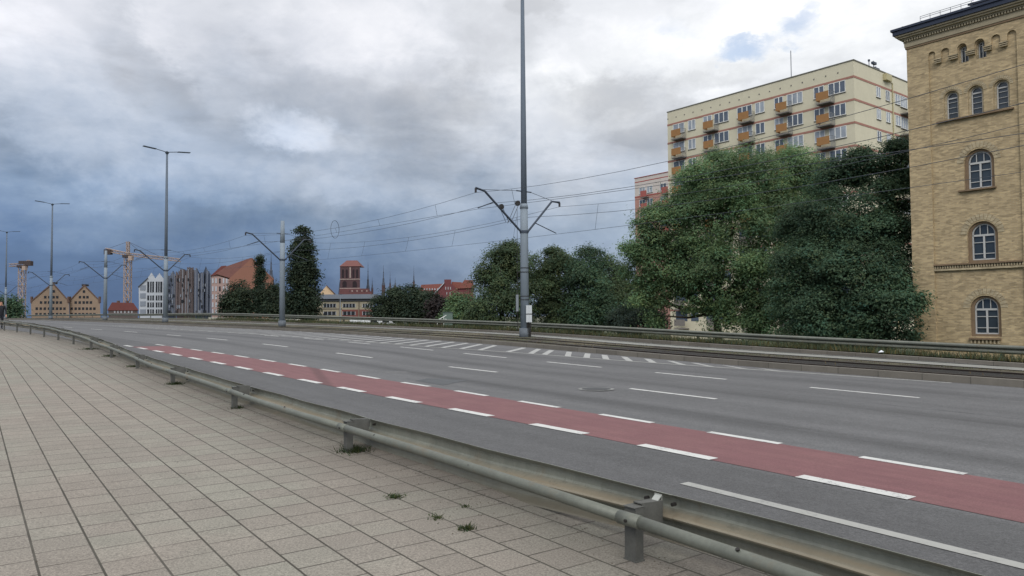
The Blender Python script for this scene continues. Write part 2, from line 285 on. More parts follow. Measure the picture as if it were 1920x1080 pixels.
# ------------------------------------------------------------------ mesh builder
class MB:
    def __init__(s): s.v = []; s.f = []; s.uv = []; s.mi = []
    def add(s, vs, fs, uvs=None, mi=0):
        o = len(s.v); s.v += [tuple(map(float, p)) for p in vs]
        for k, f in enumerate(fs):
            s.f.append(tuple(i+o for i in f)); s.mi.append(mi)
            s.uv.append([uvs[i] for i in f] if uvs is not None else None)
        return s
    def box(s, c, size, ax=None, mi=0):
        c = np.array(c, float); h = np.array(size, float)/2
        A_ = np.eye(3) if ax is None else np.array(ax, float)
        vs = [c+A_[0]*h[0]*i+A_[1]*h[1]*j+A_[2]*h[2]*k for i in (-1, 1) for j in (-1, 1) for k in (-1, 1)]
        for f, (a, b2) in (((0, 1, 3, 2), (1, 2)), ((4, 6, 7, 5), (1, 2)), ((0, 4, 5, 1), (0, 2)), ((2, 3, 7, 6), (0, 2)), ((0, 2, 6, 4), (0, 1)), ((1, 5, 7, 3), (0, 1))):
            pts = [vs[i] for i in f]; uvs = [(float(p@A_[a]), float(p@A_[b2])) for p in pts]
            s.add(pts, [(0, 1, 2, 3)], uvs, mi)
        return s
    def tube(s, path, r, n=8, cap=True, mi=0):
        path = [np.array(p, float) for p in path]; rs = [r]*len(path) if np.isscalar(r) else list(r)
        rings = []; L = 0; prev = None
        for i, p in enumerate(path):
            a = path[max(i-1, 0)]; b = path[min(i+1, len(path)-1)]; t = b-a; t = t/(np.linalg.norm(t)+1e-9)
            if prev is None: ref = np.array([0, 0, 1.]) if abs(t[2]) < .9 else np.array([1., 0, 0])
            else: ref = prev
            e1 = ref-t*(ref@t); e1 /= np.linalg.norm(e1)+1e-9; e2 = np.cross(t, e1); prev = e1
            if i: L += np.linalg.norm(p-path[i-1])
            rings.append(([p+rs[i]*(math.cos(2*math.pi*k/n)*e1+math.sin(2*math.pi*k/n)*e2) for k in range(n)], L))
        for i in range(len(rings)-1):
            A_, la = rings[i]; B_, lb = rings[i+1]
            for k in range(n):
                k2 = (k+1) % n
                s.add([A_[k], A_[k2], B_[k2], B_[k]], [(0, 1, 2, 3)], [(la, k/n), (la, (k+1)/n), (lb, (k+1)/n), (lb, k/n)], mi)
        if cap:
            s.add(rings[0][0][::-1], [tuple(range(n))], [(0, 0)]*n, mi); s.add(rings[-1][0], [tuple(range(n))], [(0, 0)]*n, mi)
        return s
    def poly(s, outer, holes=(), o=(0, 0, 0), ax=None, uvo=(0, 0), flip=False, mi=0):
        """flat polygon (2D) with holes placed on plane o + a*ax[0] + b*ax[1]"""
        A_ = np.array(ax, float); loops = [list(outer)]+[list(h) for h in holes]
        flat = [p for l in loops for p in l]
        tris = tessellate_polygon([[Vector((p[0], p[1], 0)) for p in l] for l in loops])
        vs = [np.array(o)+A_[0]*p[0]+A_[1]*p[1] for p in flat]; nrm = np.cross(A_[0], A_[1])
        out = []
        for t in tris:
            a, b, c = (flat[i] for i in t); ar = (b[0]-a[0])*(c[1]-a[1])-(b[1]-a[1])*(c[0]-a[0])
            if abs(ar) < 1e-9: continue
            t = tuple(t) if (ar > 0) != flip else tuple(t)[::-1]; out.append(t)
        s.add(vs, out, [(p[0]+uvo[0], p[1]+uvo[1]) for p in flat], mi); return s
    def wallloop(s, loop, depth0, depth1, o, ax, nrm, closed=True, mi=0):
        """side faces of a loop extruded along nrm from depth0 to depth1"""
        A_ = np.array(ax, float); nrm = np.array(nrm, float); n = len(loop); L = 0
        for i in range(n if closed else n-1):
            a, b = loop[i], loop[(i+1) % n]; l = math.hypot(b[0]-a[0], b[1]-a[1])
            P_ = lambda q, d: np.array(o)+A_[0]*q[0]+A_[1]*q[1]+nrm*d
            vert = abs(b[1]-a[1]) > abs(b[0]-a[0])
            u4 = [(depth0, a[1]), (depth0, b[1]), (depth1, b[1]), (depth1, a[1])] if vert else [(a[0], depth0), (b[0], depth0), (b[0], depth1), (a[0], depth1)]
            s.add([P_(a, depth0), P_(b, depth0), P_(b, depth1), P_(a, depth1)], [(0, 1, 2, 3)], u4, mi); L += l
        return s
    def prism(s, pts, o, ax, nrm, d0, d1, mi=0):
        s.poly(pts, (), np.array(o)+np.array(nrm)*d0, ax, mi=mi); s.poly(pts, (), np.array(o)+np.array(nrm)*d1, ax, flip=True, mi=mi)
        return s.wallloop(pts, d0, d1, o, ax, nrm, mi=mi)
    def build(s, name, mat, parent=None, smooth=False, recalc=True):
        me = bpy.data.meshes.new(name); me.from_pydata(s.v, [], s.f)
        u = me.uv_layers.new(name='UVMap'); fl = []
        for f, q in zip(s.f, s.uv):
            fl += [c for p in (q or [(s.v[i][0], s.v[i][2]) for i in f]) for c in p]
        u.data.foreach_set('uv', fl)
        ms = mat if isinstance(mat, (list, tuple)) else [mat]
        for m_ in ms: me.materials.append(m_)
        me.polygons.foreach_set('material_index', s.mi)
        if smooth: me.polygons.foreach_set('use_smooth', [True]*len(s.f))
        if recalc or smooth:
            bm = bmesh.new(); bm.from_mesh(me); bmesh.ops.remove_doubles(bm, verts=bm.verts, dist=1e-4)
            if recalc: bmesh.ops.recalc_face_normals(bm, faces=bm.faces)
            bm.to_mesh(me); bm.free()
        me.update()
        o = bpy.data.objects.new(name, me); COL.objects.link(o)
        if parent is not None:
            o.parent = parent; o.matrix_parent_inverse = Matrix.Translation(-Vector(parent.location)) if parent.type == 'EMPTY' and parent.rotation_euler.z == 0 else Matrix()
        return o
def root(name, loc, **k):      # an Empty whose children are written in world coordinates
    return empty(name, tuple(map(float, loc)), **k)

# ------------------------------------------------------------------ the street: s runs along it, v across it, z follows its rise to the bridge
def smooth(a, n):
    k = np.hanning(n+2)[1:-1]; k /= k.sum(); b = np.pad(a, n, mode='reflect', reflect_type='odd'); return np.convolve(b, k, 'same')[n:-n]
DS = .5; SS = np.arange(-60, 260, DS)
AA = smooth(np.interp(SS, [-60, 20, 35, 50, 70, 100, 300], np.radians([36.6, 36.3, 38.2, 42.6, 44.7, 44.7, 44.7])), 31)
ZR = smooth(np.interp(SS, [-60, 0, 15, 30, 45, 60, 80, 110, 160, 300], [-2.6, -1.62, -1.42, -1.09, -.88, -.69, -.43, -.16, -.06, -.06]), 31)
xx = np.cumsum(-np.sin(AA)*DS); yy = np.cumsum(np.cos(AA)*DS); i0 = int(np.argmin(abs(SS))); XS = xx-xx[i0]; YS = yy-yy[i0]
def ang(s): return float(np.interp(s, SS, AA))
def P(s, v, dz=0.):
    a = ang(s); return np.array([np.interp(s, SS, XS)+v*math.cos(a), np.interp(s, SS, YS)+v*math.sin(a), np.interp(s, SS, ZR)+dz])
def frame(s):
    a = ang(s); return np.array([-math.sin(a), math.cos(a), 0]), np.array([math.cos(a), math.sin(a), 0]), np.array([0, 0, 1.])
def F(*pts):    # a function of s through (s, value) points, or a constant
    if len(pts) == 1 and not isinstance(pts[0], tuple): return lambda s: pts[0]
    a, b = zip(*pts); return lambda s: float(np.interp(s, a, b))
def fn(x): return x if callable(x) else (lambda s, x=x: x)
def strip(cols, s0, s1, ds=1., mb=None, mi=0):
    """cols: list of (v, dz) each constant or function of s"""
    mb = mb or MB(); n = max(2, int(math.ceil((s1-s0)/ds))+1); sv_ = np.linspace(s0, s1, n); rows = []
    for s in sv_:
        rows.append([(P(s, fn(v)(s), fn(z)(s)), (s, fn(v)(s)+fn(z)(s))) for v, z in cols])
    for i in range(n-1):
        for j in range(len(cols)-1):
            q = [rows[i][j], rows[i][j+1], rows[i+1][j+1], rows[i+1][j]]
            mb.add([p[0] for p in q], [(0, 3, 2, 1)], [p[1] for p in q], mi)
    return mb
def ray(px, py):
    d = cf*FPX+cr*(px-CX)-cu*(py-CY); return d/d[1]
def W(px, py, Yd): return ray(px, py)*Yd

GZ = -3.6      # level of the land below the raised street
SE = 255.
kv = F((-60, 17.3), (11, 17.33), (22, 17.72), (40, 17.65), (47, 17.6), (60, 17.4), (260, 17.4))      # kerb of the tramway
k2 = F((-60, 20.4), (7, 21.0), (12, 21.8), (18, 22.4), (24, 22.9), (30, 23.4), (48, 24.3), (80, 24.6), (260, 24.6))
gv = F((-60, 24.2), (7, 24.8), (12, 25.2), (20, 25.7), (30, 26.0), (48, 26.3), (80, 26.4), (260, 26.4))
gz = F((-60, -.3), (10, -.24), (20, -.2), (30, -.12), (45, .0), (60, .10), (72, .2), (85, .16), (100, .05), (260, .05))

# ground: one sheet to the horizon
gm, gb = newmat('meadow'); p_ = geo_pos(); a_ = NOISE(p_, .05, 6); b_ = NOISE(p_, 1.5, 6, .7)
nt.links.new(mulcol(MIX(RANGE(a_, .4, .65), (.05, .062, .03), (.085, .078, .045)), MATH('ADD', .55, b_)), gb.inputs['Base Color']); gb.inputs['Roughness'].default_value = .95; MAT['meadow'] = gm
mb = MB(); ring = [(0, 0, GZ)]; nseg = 48; rr = [60, 200, 600, 2500]
vs = [(0, 0, GZ)]
for r in rr: vs += [(r*math.cos(2*math.pi*k/nseg), r*math.sin(2*math.pi*k/nseg), GZ) for k in range(nseg)]
fs = [(0, 1+k, 1+(k+1) % nseg) for k in range(nseg)]
for j in range(len(rr)-1):
    for k in range(nseg):
        a = 1+j*nseg; b2 = a+nseg; fs.append((a+k, b2+k, b2+(k+1) % nseg, a+(k+1) % nseg))
mb.add(vs, fs, [(v[0], v[1]) for v in vs])
tag(mb.build('ground', gm), kind='structure', label='dark grassy land below the raised street')
# embankments
tag(strip([(-12, lambda s: GZ-float(np.interp(s, SS, ZR))-.4), (-4.2, -.05), (-3.0, .11)], -60, SE, 4).build('embankment', gm), kind='structure', label='grass slope on the near side of the footpath')

# footpath
tag(strip([(-3.0, .12), (0, .12), (2.2, .12), (3.74, .12)], -58, SE, .5).build('pavement', MAT['paving']), kind='structure', label='beige slab footpath beside the guard rail')
tag(strip([(3.744, .124), (3.86, .124), (3.87, -.02)], -58, SE, .5).build('kerb', MAT['kerb']), kind='structure', label='concrete kerb under the near guard rail')
# road
mb = strip([(3.5, 0), (6.6, 0), (10.5, 0), (14, 0), (lambda s: kv(s)+.02, 0)], -58, SE, 1.)
road = mb.build('road', MAT['asphalt']); tag(road, kind='structure', label='grey asphalt carriageway rising to the left')
# red cycle lane
rf = F((-58, 7.8), (3, 7.86), (9, 7.74), (13, 7.64), (15, 7.5), (19.4, 7.3), (23.4, 7.0), (27.5, 6.65), (32, 6.3), (40, 5.9))
rn = F((-58, 6.5), (3, 6.44), (7, 6.36), (9, 6.26), (12.2, 6.1), (15.4, 5.98), (17.5, 5.86), (19.6, 5.75), (25, 5.45), (32, 5.1), (40, 4.9))
strip([(rn, .004), (lambda s: (rn(s)+rf(s))/2, .004), (rf, .004)], -58, 31, .5).build('cycle_lane', MAT['red'], road)
# white dashes either side of it, every second metre
mb = MB()
for k in range(-28, 15):
    c0 = 3.12+2.0*k
    for vf, off, wd in ((rn, 0., .13), (rf, .07+.05, .12)):
        a = c0+off+random.Random(k*7+int(wd*100)).uniform(-.03, .03); b2 = a+1.04
        if vf is rf: strip([(lambda s: rf(s)-.06, .008), (lambda s: rf(s)+.06, .008)], a, b2, .52, mb)
        else: strip([(lambda s: rn(s)-.03, .008), (lambda s: rn(s)+.13, .008)], a, b2, .52, mb)
mb.build('cycle_lane_dashes', MAT['paint'], road)
# lane lines
la = F((-58, 10.7), (8, 10.74), (15, 10.66), (21, 10.2), (30, 9.93), (38, 9.7), (43, 9.45), (60, 9.1), (90, 8.9), (260, 8.9))
lb = F((-58, 13.85), (13, 13.85), (19, 13.74), (28, 13.55), (39, 13.25), (60, 12.75), (90, 12.6), (260, 12.6))
mb = MB()
segA = [(-19.2, -16.4), (-11.2, -8.4), (-3.5, -.8), (1.0, 3.71), (8.49, 10.59), (15.12, 17.15), (21.2, 23.73), (27.87, 30.4), (34.56, 37.28), (40.85, 42.9), (48, 50.5), (55, 57.5), (62, 64.5), (70, 72.6), (78, 81)]
segB = [(-9.5, -7.0), (-4.1, -1.6), (1.2, 3.9), (6.45, 8.6), (10.67, 12.81), (14.73, 17.02), (18.98, 21.35), (23.28, 25.61), (28.04, 29.97), (32.32, 34.39), (37.28, 39.04)]
for L_, vf in ((segA, la), (segB, lb)):
    for a, b2 in L_: strip([(lambda s: vf(s)-.055, .005), (lambda s: vf(s)+.055, .005)], a, b2, .7, mb)
mb.build('lane_dashes', MAT['paint'], road)
# edge line and the worn hatching beside the tramway
ed = F((-58, 17.2), (7.3, 17.15), (11, 16.76), (14.2, 16.26), (16.5, 15.97), (20.2, 15.55), (22.5, 15.1), (24.6, 14.66), (29, 14.17), (35.4, 13.75), (40.3, 13.55), (45.4, 13.25), (54.5, 12.95), (75, 12.9), (260, 12.9))
mb = MB(); strip([(lambda s: ed(s)-.06, .005), (lambda s: ed(s)+.06, .005)], 7.3, 120, .8, mb)
mb.build('edge_line', MAT['linepaint'], road)
mb = MB()
bars = [(11.2, 11.85), (12.1, 13.05), (13.08, 14.2), (13.95, 15.15), (14.95, 16.1), (15.8, 17.15), (16.7, 18.1), (17.5, 18.95), (18.3, 19.95), (19.35, 20.95), (20.0, 21.72), (21.05, 22.6)]
for k in range(34): bars.append((22.4+k*.93+.012*k*k, 24.45+k*.96+.012*k*k))
for a, b2 in bars:
    for t in range(1):
        va, vb_ = ed(a)+.06, kv(b2)-.32
        p0, p1, p2, p3 = P(a, va, .005), P(a+.30, va, .005), P(b2+.28, vb_, .005), P(b2, vb_, .005)
        mb.add([p0, p1, p2, p3], [(0, 1, 2, 3)], [(a, va), (a+.24, va), (b2, vb_), (b2, vb_)])
mb.build('hatching', MAT['oldpaint'], road)
# old pale edge line near the guard rail, bending to the right at its end
mb = MB(); strip([(5.30, .005), (5.42, .005)], 1.75, 4.62, .4, mb); strip([(F((.2, 6.0), (1.75, 5.30)), .0052), (F((.2, 6.16), (1.75, 5.46)), .0052)], .2, 1.75, .4, mb)
mb.build('verge_line', MAT['linepaint'], road)
# repaired patches
mpt = M('patch_asphalt', (82, 84, 86), .9, .35, 9, fine=70)
mb = MB(); mb.add([P(14.43, 7.95, .0045), P(14.75, 8.45, .0045), P(13.84, 8.95, .0045), P(13.3, 8.0, .0045)], [(0, 1, 2, 3)], [(0, 0)]*4)
mb.build('asphalt_patch', mpt, road)
mb = MB(); mb.add([P(16.9, 8.3, .0045), P(16.6, 8.85, .0045), P(16.2, 8.85, .0045), P(16.4, 8.3, .0045)], [(0, 1, 2, 3)], [(0, 0)]*4)
mb.build('asphalt_patch', M('patch_asphalt_pale', (100, 100, 100), .9, .4, 9, fine=70), road)
mb = MB(); rgc = random.Random(77)
for s0, v0, ds_, n_c in ((-3., 12.35, .5, 90), (22., 11.9, .6, 40), (-2., 15.4, .5, 40)):
    v = v0; s = s0; pp = []
    for i in range(n_c): pp.append((s, v)); s += ds_; v += rgc.gauss(0, .018)
    for (a, b2), (c_, d2) in zip(pp, pp[1:]):
        wd = rgc.uniform(.003, .010); mb.add([P(a, b2-wd, .0042), P(a, b2+wd, .0042), P(c_, d2+wd, .0042), P(c_, d2-wd, .0042)], [(0, 1, 2, 3)])
mb.build('tar_seams', M('tar', (66, 66, 68), .8, .3, 8), road)
# the round manhole in its cobbled collar
mh = root('manhole_cover', P(10.9, 10.08, .0), label='round iron manhole cover in a pale broken collar on the asphalt between two lane dashes', cat='manhole cover')
def disc(s, v, r0, r1, dz, h, n=28):
    mb = MB(); c = P(s, v, dz); a, b_, _ = frame(s)
    o_ = [c+a*r1*math.cos(2*math.pi*k/n)+b_*r1*math.sin(2*math.pi*k/n) for k in range(n)]
    if r0 > 0:
        i_ = [c+a*r0*math.cos(2*math.pi*k/n)+b_*r0*math.sin(2*math.pi*k/n) for k in range(n)]
        for k in range(n): mb.add([o_[k], o_[(k+1) % n], i_[(k+1) % n], i_[k]], [(0, 1, 2, 3)])
    else: mb.add(o_, [tuple(range(n))])
    return mb
disc(10.9, 10.08, .27, .36, .009, 0).build('collar', M('collar_mortar', (128, 128, 126), .9, .9, 18, fine=60), mh)
disc(10.9, 10.08, 0, .29, .013, 0).build('lid', M('cast_iron', (70, 71, 72), .6, .6, 25, metal=.4), mh)

# tramway bed
mbal, bb = newmat('ballast'); p_ = geo_pos(); n_ = NOISE(p_, 14., 6, .8); k_ = NOISE(p_, 1.2, 5, .6); gsl = NOISE(p_, .35, 4, .6)
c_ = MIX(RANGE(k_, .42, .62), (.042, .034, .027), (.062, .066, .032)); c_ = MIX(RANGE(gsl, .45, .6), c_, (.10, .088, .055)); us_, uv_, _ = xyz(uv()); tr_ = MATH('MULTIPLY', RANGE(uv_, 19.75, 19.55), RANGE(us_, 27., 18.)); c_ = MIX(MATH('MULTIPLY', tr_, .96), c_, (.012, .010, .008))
nt.links.new(mulcol(c_, MATH('ADD', .4, MATH('MULTIPLY', n_, 1.2))), bb.inputs['Base Color']); bb.inputs['Roughness'].default_value = .95; bump(n_, 1., .04, bb); MAT['ballast'] = mbal
tv = F((-60, 18.45), (6, 18.45), (10, 18.5), (14, 18.7), (19, 19.1), (25, 19.6), (35, 19.4), (60, 18.9), (260, 18.9))
cv0 = F((-60, 19.7), (7, 20.05), (12, 20.5), (20, 20.8), (28, 21.9), (34, 22.3), (44, 22.7), (80, 22.9), (260, 22.9))
cw = 1.0
tag(strip([(kv, 0.), (kv, .15), (lambda s: kv(s)+.15, .152)], -58, SE, .5).build('kerb', MAT['kerb']), kind='structure', label='stone kerb between carriageway and tramway')
tag(strip([(lambda s: kv(s)+.152, .13), (lambda s: tv(s)-.9, .12), (lambda s: tv(s), .11), (lambda s: tv(s)+.9, .12), (lambda s: cv0(s)-.05, .14), (lambda s: (cv0(s)+cv0(s)+cw)/2, .12), (k2, .11)], -58, SE, 1.).build('tram_bed', MAT['ballast']), kind='structure', label='dark ballast and moss between the tram rails')
tag(strip([(cv0, .144), (lambda s: cv0(s)+cw, .144)], -58, SE, 1.).build('tram_bed_slab', M('pale_slab', (128, 128, 122), .85, .2, 2.)), kind='structure', label='pale concrete strip of the far tram track')
mrail = M('rail_steel', (46, 38, 34), .42, .3, 4., metal=.4); mshine = M('rail_head', (205, 207, 210), .3, .1, 4., metal=.6)
def rail(vf, dz, label, top=mshine):
    r = root('tram_rail', P(5, fn(vf)(5), dz), label=label, cat='tram rail')
    mb = MB(); V = fn(vf)
    strip([(lambda s: V(s)-.03, dz), (lambda s: V(s)-.03, dz+.08), (lambda s: V(s)+.03, dz+.08), (lambda s: V(s)+.03, dz)], -50, 200, 1., mb).build('rail_web', mrail, r)
    strip([(lambda s: V(s)-.032, dz+.084), (lambda s: V(s)+.032, dz+.084)], -50, 200, 1.).build('rail_head', top, r)
rail(lambda s: tv(s)-.72, .07, 'rusty tram rail closest to the grey kerb', M('rail_dull', (62, 54, 50), .5, .2, 3))
rail(lambda s: tv(s)+.72, .07, 'rusty tram rail in the dark trough, second from the kerb', M('rail_dull', (62, 54, 50), .5, .2, 3))
rail(lambda s: cv0(s)-.04, .075, 'shiny tram rail on the near edge of the pale concrete strip')
rail(lambda s: cv0(s)+cw+.04, .075, 'shiny tram rail on the far edge of the pale concrete strip')
tag(strip([(k2, .08), (k2, .25), (lambda s: k2(s)+.18, .255), (lambda s: k2(s)+.19, .1)], -58, SE, .5).build('kerb', MAT['kerb']), kind='structure', label='raised kerb behind the tramway')
tag(strip([(lambda s: k2(s)+.17, .28), (lambda s: (k2(s)+gv(s))/2, lambda s: (.28+gz(s)+.14)/2+.05), (lambda s: gv(s)+.4, lambda s: gz(s)+.1), (lambda s: gv(s)+2.0, lambda s: gz(s)-.2), (34, lambda s: GZ-float(np.interp(s, SS, ZR))-.3)], -58, SE, 1.).build('verge', gm), kind='structure', label='grass verge under the far guard rail')

# ------------------------------------------------------------------ near guard rail
hup = F((-60, 0), (21, .0), (26, .05), (33, .13), (45, .24), (60, .3), (260, .3))
pv = F((-60, 3.24), (16, 3.22), (20, 3.30), (28, 3.36), (260, 3.36))
btop = F((-60, .50), (2, .497), (5, .455), (10, .425), (21, .41), (33, .41), (260, .41))
gr = root('guard_rail', P(3.17, 3.24, .12), label='dirty steel crash barrier with tube handrail along the footpath', cat='guard rail')
prof = [(0, .31), (.012, .30), (.075, .268), (.080, .25), (.080, .215), (.072, .20), (.008, .168), (.0, .155), (.008, .142), (.072, .11), (.080, .095), (.080, .06), (.075, .042), (.012, .01), (0, 0)]
def dent(s): return .012*math.sin(s*1.9+1.)*math.sin(s*.7)+.010*math.sin(s*3.3)
def sweep_beam(vf, ztop, s0, s1, ds, side=1, hs=1.14, uvl=True, dn=dent):
    mb = MB(); n = int((s1-s0)/ds)+1; th = .006
    cum = [0]
    for a, b2 in zip(prof, prof[1:]): cum.append(cum[-1]+math.hypot(a[0]-b2[0], a[1]-b2[1]))
    for layer in (0, 1):
        rows = []
        for i in range(n+1):
            s = s0+(s1-s0)*i/n; rows.append([(P(s, vf(s)+side*(q[0]+layer*th)+dn(s)*(.4+q[1]*2), ztop(s)-(.31-q[1])*fn(hs)(s)), (s, cum[j]/cum[-1])) for j, q in enumerate(prof)])
        for i in range(n):
            for j in range(len(prof)-1):
                q = [rows[i][j], rows[i+1][j], rows[i+1][j+1], rows[i][j+1]]
                mb.add([p[0] for p in q], [(0, 1, 2, 3)], [p[1] for p in q])
        if layer == 0: r0_ = rows
        else:
            for i in range(n):
                for j in (0, -1):
                    q = [r0_[i][j], r0_[i+1][j], rows[i+1][j], rows[i][j]]; mb.add([p[0] for p in q], [(0, 1, 2, 3)], [p[1] for p in q])
    return mb
bv = F((-60, 3.47), (21, 3.47), (28, 3.6), (260, 3.6))
bt = lambda s: btop(s)+hup(s)
for k in range(-2, 16):      # overlapping four metre lengths
    s0 = 3.25+4.1*k; sweep_beam(lambda s, k=k: bv(s)+.004*(k % 2), bt, s0-.16, s0+4.1+.16, .41, hs=F((-60, .92), (3.4, .92), (4.2, 1.05), (5.2, 1.24), (7.2, 1.22), (10, 1.0), (300, .95))).build('beam', MAT['steel'], gr, smooth=False)
ph = lambda s: .385+hup(s)
for k in range(-2, 16):
    s0 = 3.17+4.1*k; sg = .018 if k % 2 else -.008
    path = [P(s0+4.1*t/8, pv(s0+4.1*t/8)-.085, ph(s0+4.1*t/8)-sg*math.sin(math.pi*t/8)+(.002 if k % 2 else 0)) for t in range(9)]
    mb = MB().tube(path, .036, 14); mb.build('tube_rail', MAT['steelplain'], gr, smooth=True)
    u_, n_, z_ = frame(s0); c = P(s0-.14, pv(s0)-.085, ph(s0)); MB().tube([c, c+u_*.17], .040, 14).build('sleeve', MAT['steelplain'], gr, smooth=True)
mdark = M('post_steel', (84, 84, 80), .7, .35, 8, metal=.1); mbolt = M('bolt_steel', (52, 50, 48), .5, .3, 30, metal=.5)
for k in range(-1, 16):
    s0 = 3.17+4.1*k; u_, n_, z_ = frame(s0); hp = .315+hup(s0); c = P(s0, pv(s0), .12)
    lean = (random.Random(k).uniform(-.02, .02))
    mb = MB(); zz = z_+n_*lean; W_, D_, T_ = .090, .060, .006        # open channel section
    mb.box(c+zz*hp/2-n_*(D_/2), (W_, T_, hp), (u_, n_, zz)); mb.box(c+zz*hp/2+u_*(W_/2-T_/2)+n_*T_/2, (T_, D_, hp-.001), (u_, n_, zz)); mb.box(c+zz*hp/2-u_*(W_/2-T_/2)+n_*T_/2, (T_, D_, hp-.002), (u_, n_, zz))
    mb.box(c+zz*(hp+.002)+u_*0, (W_+.006, D_+.03, .005), (u_, n_, zz))
    mb.box(c+z_*.004, (.105, .075, .008), (u_, n_, z_))
    po = mb.build('post', mdark, gr)
    # bracket reaching over to the beam
    mb = MB(); a = c+zz*(hp-.075)+n_*.032; bq = P(s0, bv(s0)-.035, .12+hp-.085)
    d = bq-a; L = np.linalg.norm(d); d /= L; e = np.cross(u_, d)
    mb.box((a+bq)/2, (.065, L, .006), (u_, d, -e)); mb.box((a+bq)/2+u_*.035+z_*.01, (.006, L, .17), (u_, d, -e)); mb.box((a+bq)/2-u_*.035+z_*.01, (.006, L, .17), (u_, d, -e)); mb.box((a+bq)/2+z_*.09, (.064, L, .006), (u_, d, -e))
    mb.build('bracket', mdark, po)
    # folded strap up to the beam's top edge
    mb = MB(); a = bq-n_*.03+z_*.09; bq = P(s0+.02, bv(s0)-.004, bt(s0)-.015); d = bq-a; L = np.linalg.norm(d); d /= L; e = np.cross(u_, d)
    mb.box((a+bq)/2, (.052, L, .006), (u_, d, -e)); mb.box(bq+z_*-.03+n_*-.004, (.06, .006, .07), (u_, n_, z_)); mb.build('strap', M('strap_zinc', (160, 162, 156), .5, .2, 20, metal=.3), po)
    for du, dz_ in ((-.10, -.05), (.12, -.055), (.12, -.15), (-.05, -.21)): cc = P(s0+du, bv(s0), bt(s0)+dz_); MB().tube([cc-n_*.02, cc+n_*.01], .012, 8).build('bolt', mbolt, po)
    cc = P(s0-.06, pv(s0)-.085-.037, ph(s0)); MB().tube([cc-n_*.012, cc+n_*.01], .010, 8).build('bolt', mbolt, po)
for k in range(-1, 15):
    for t in (.4, .8):
        s = 3.17+4.1*(k+t); u_, n_, z_ = frame(s); cc = P(s, pv(s)-.085-.018, ph(s)+.030); MB().tube([cc-z_*.004, cc+z_*.004-n_*.004], .011, 8).build('rivet', mbolt, gr)

# ------------------------------------------------------------------ far guard rail
fg = root('guard_rail', P(9, gv(9), gz(9)), label='pale steel crash barrier on posts across the tramway, in front of the trees', cat='guard rail')
ft = lambda s: gz(s)+.76
for k in range(-3, 20):
    s0 = 1.+8*k; sweep_beam(lambda s: gv(s)-.1, ft, s0, s0+8, 2., side=-1, hs=.84, dn=lambda s: .01*math.sin(s*1.7)).build('beam', MAT['steelplain'], fg)
for k in range(-5, 36):
    s0 = 1.2+4*k; u_, n_, z_ = frame(s0); MB().box(P(s0, gv(s0), gz(s0)+.3), (.1, .06, .86), (u_, n_, z_)).build('post', mdark, fg)

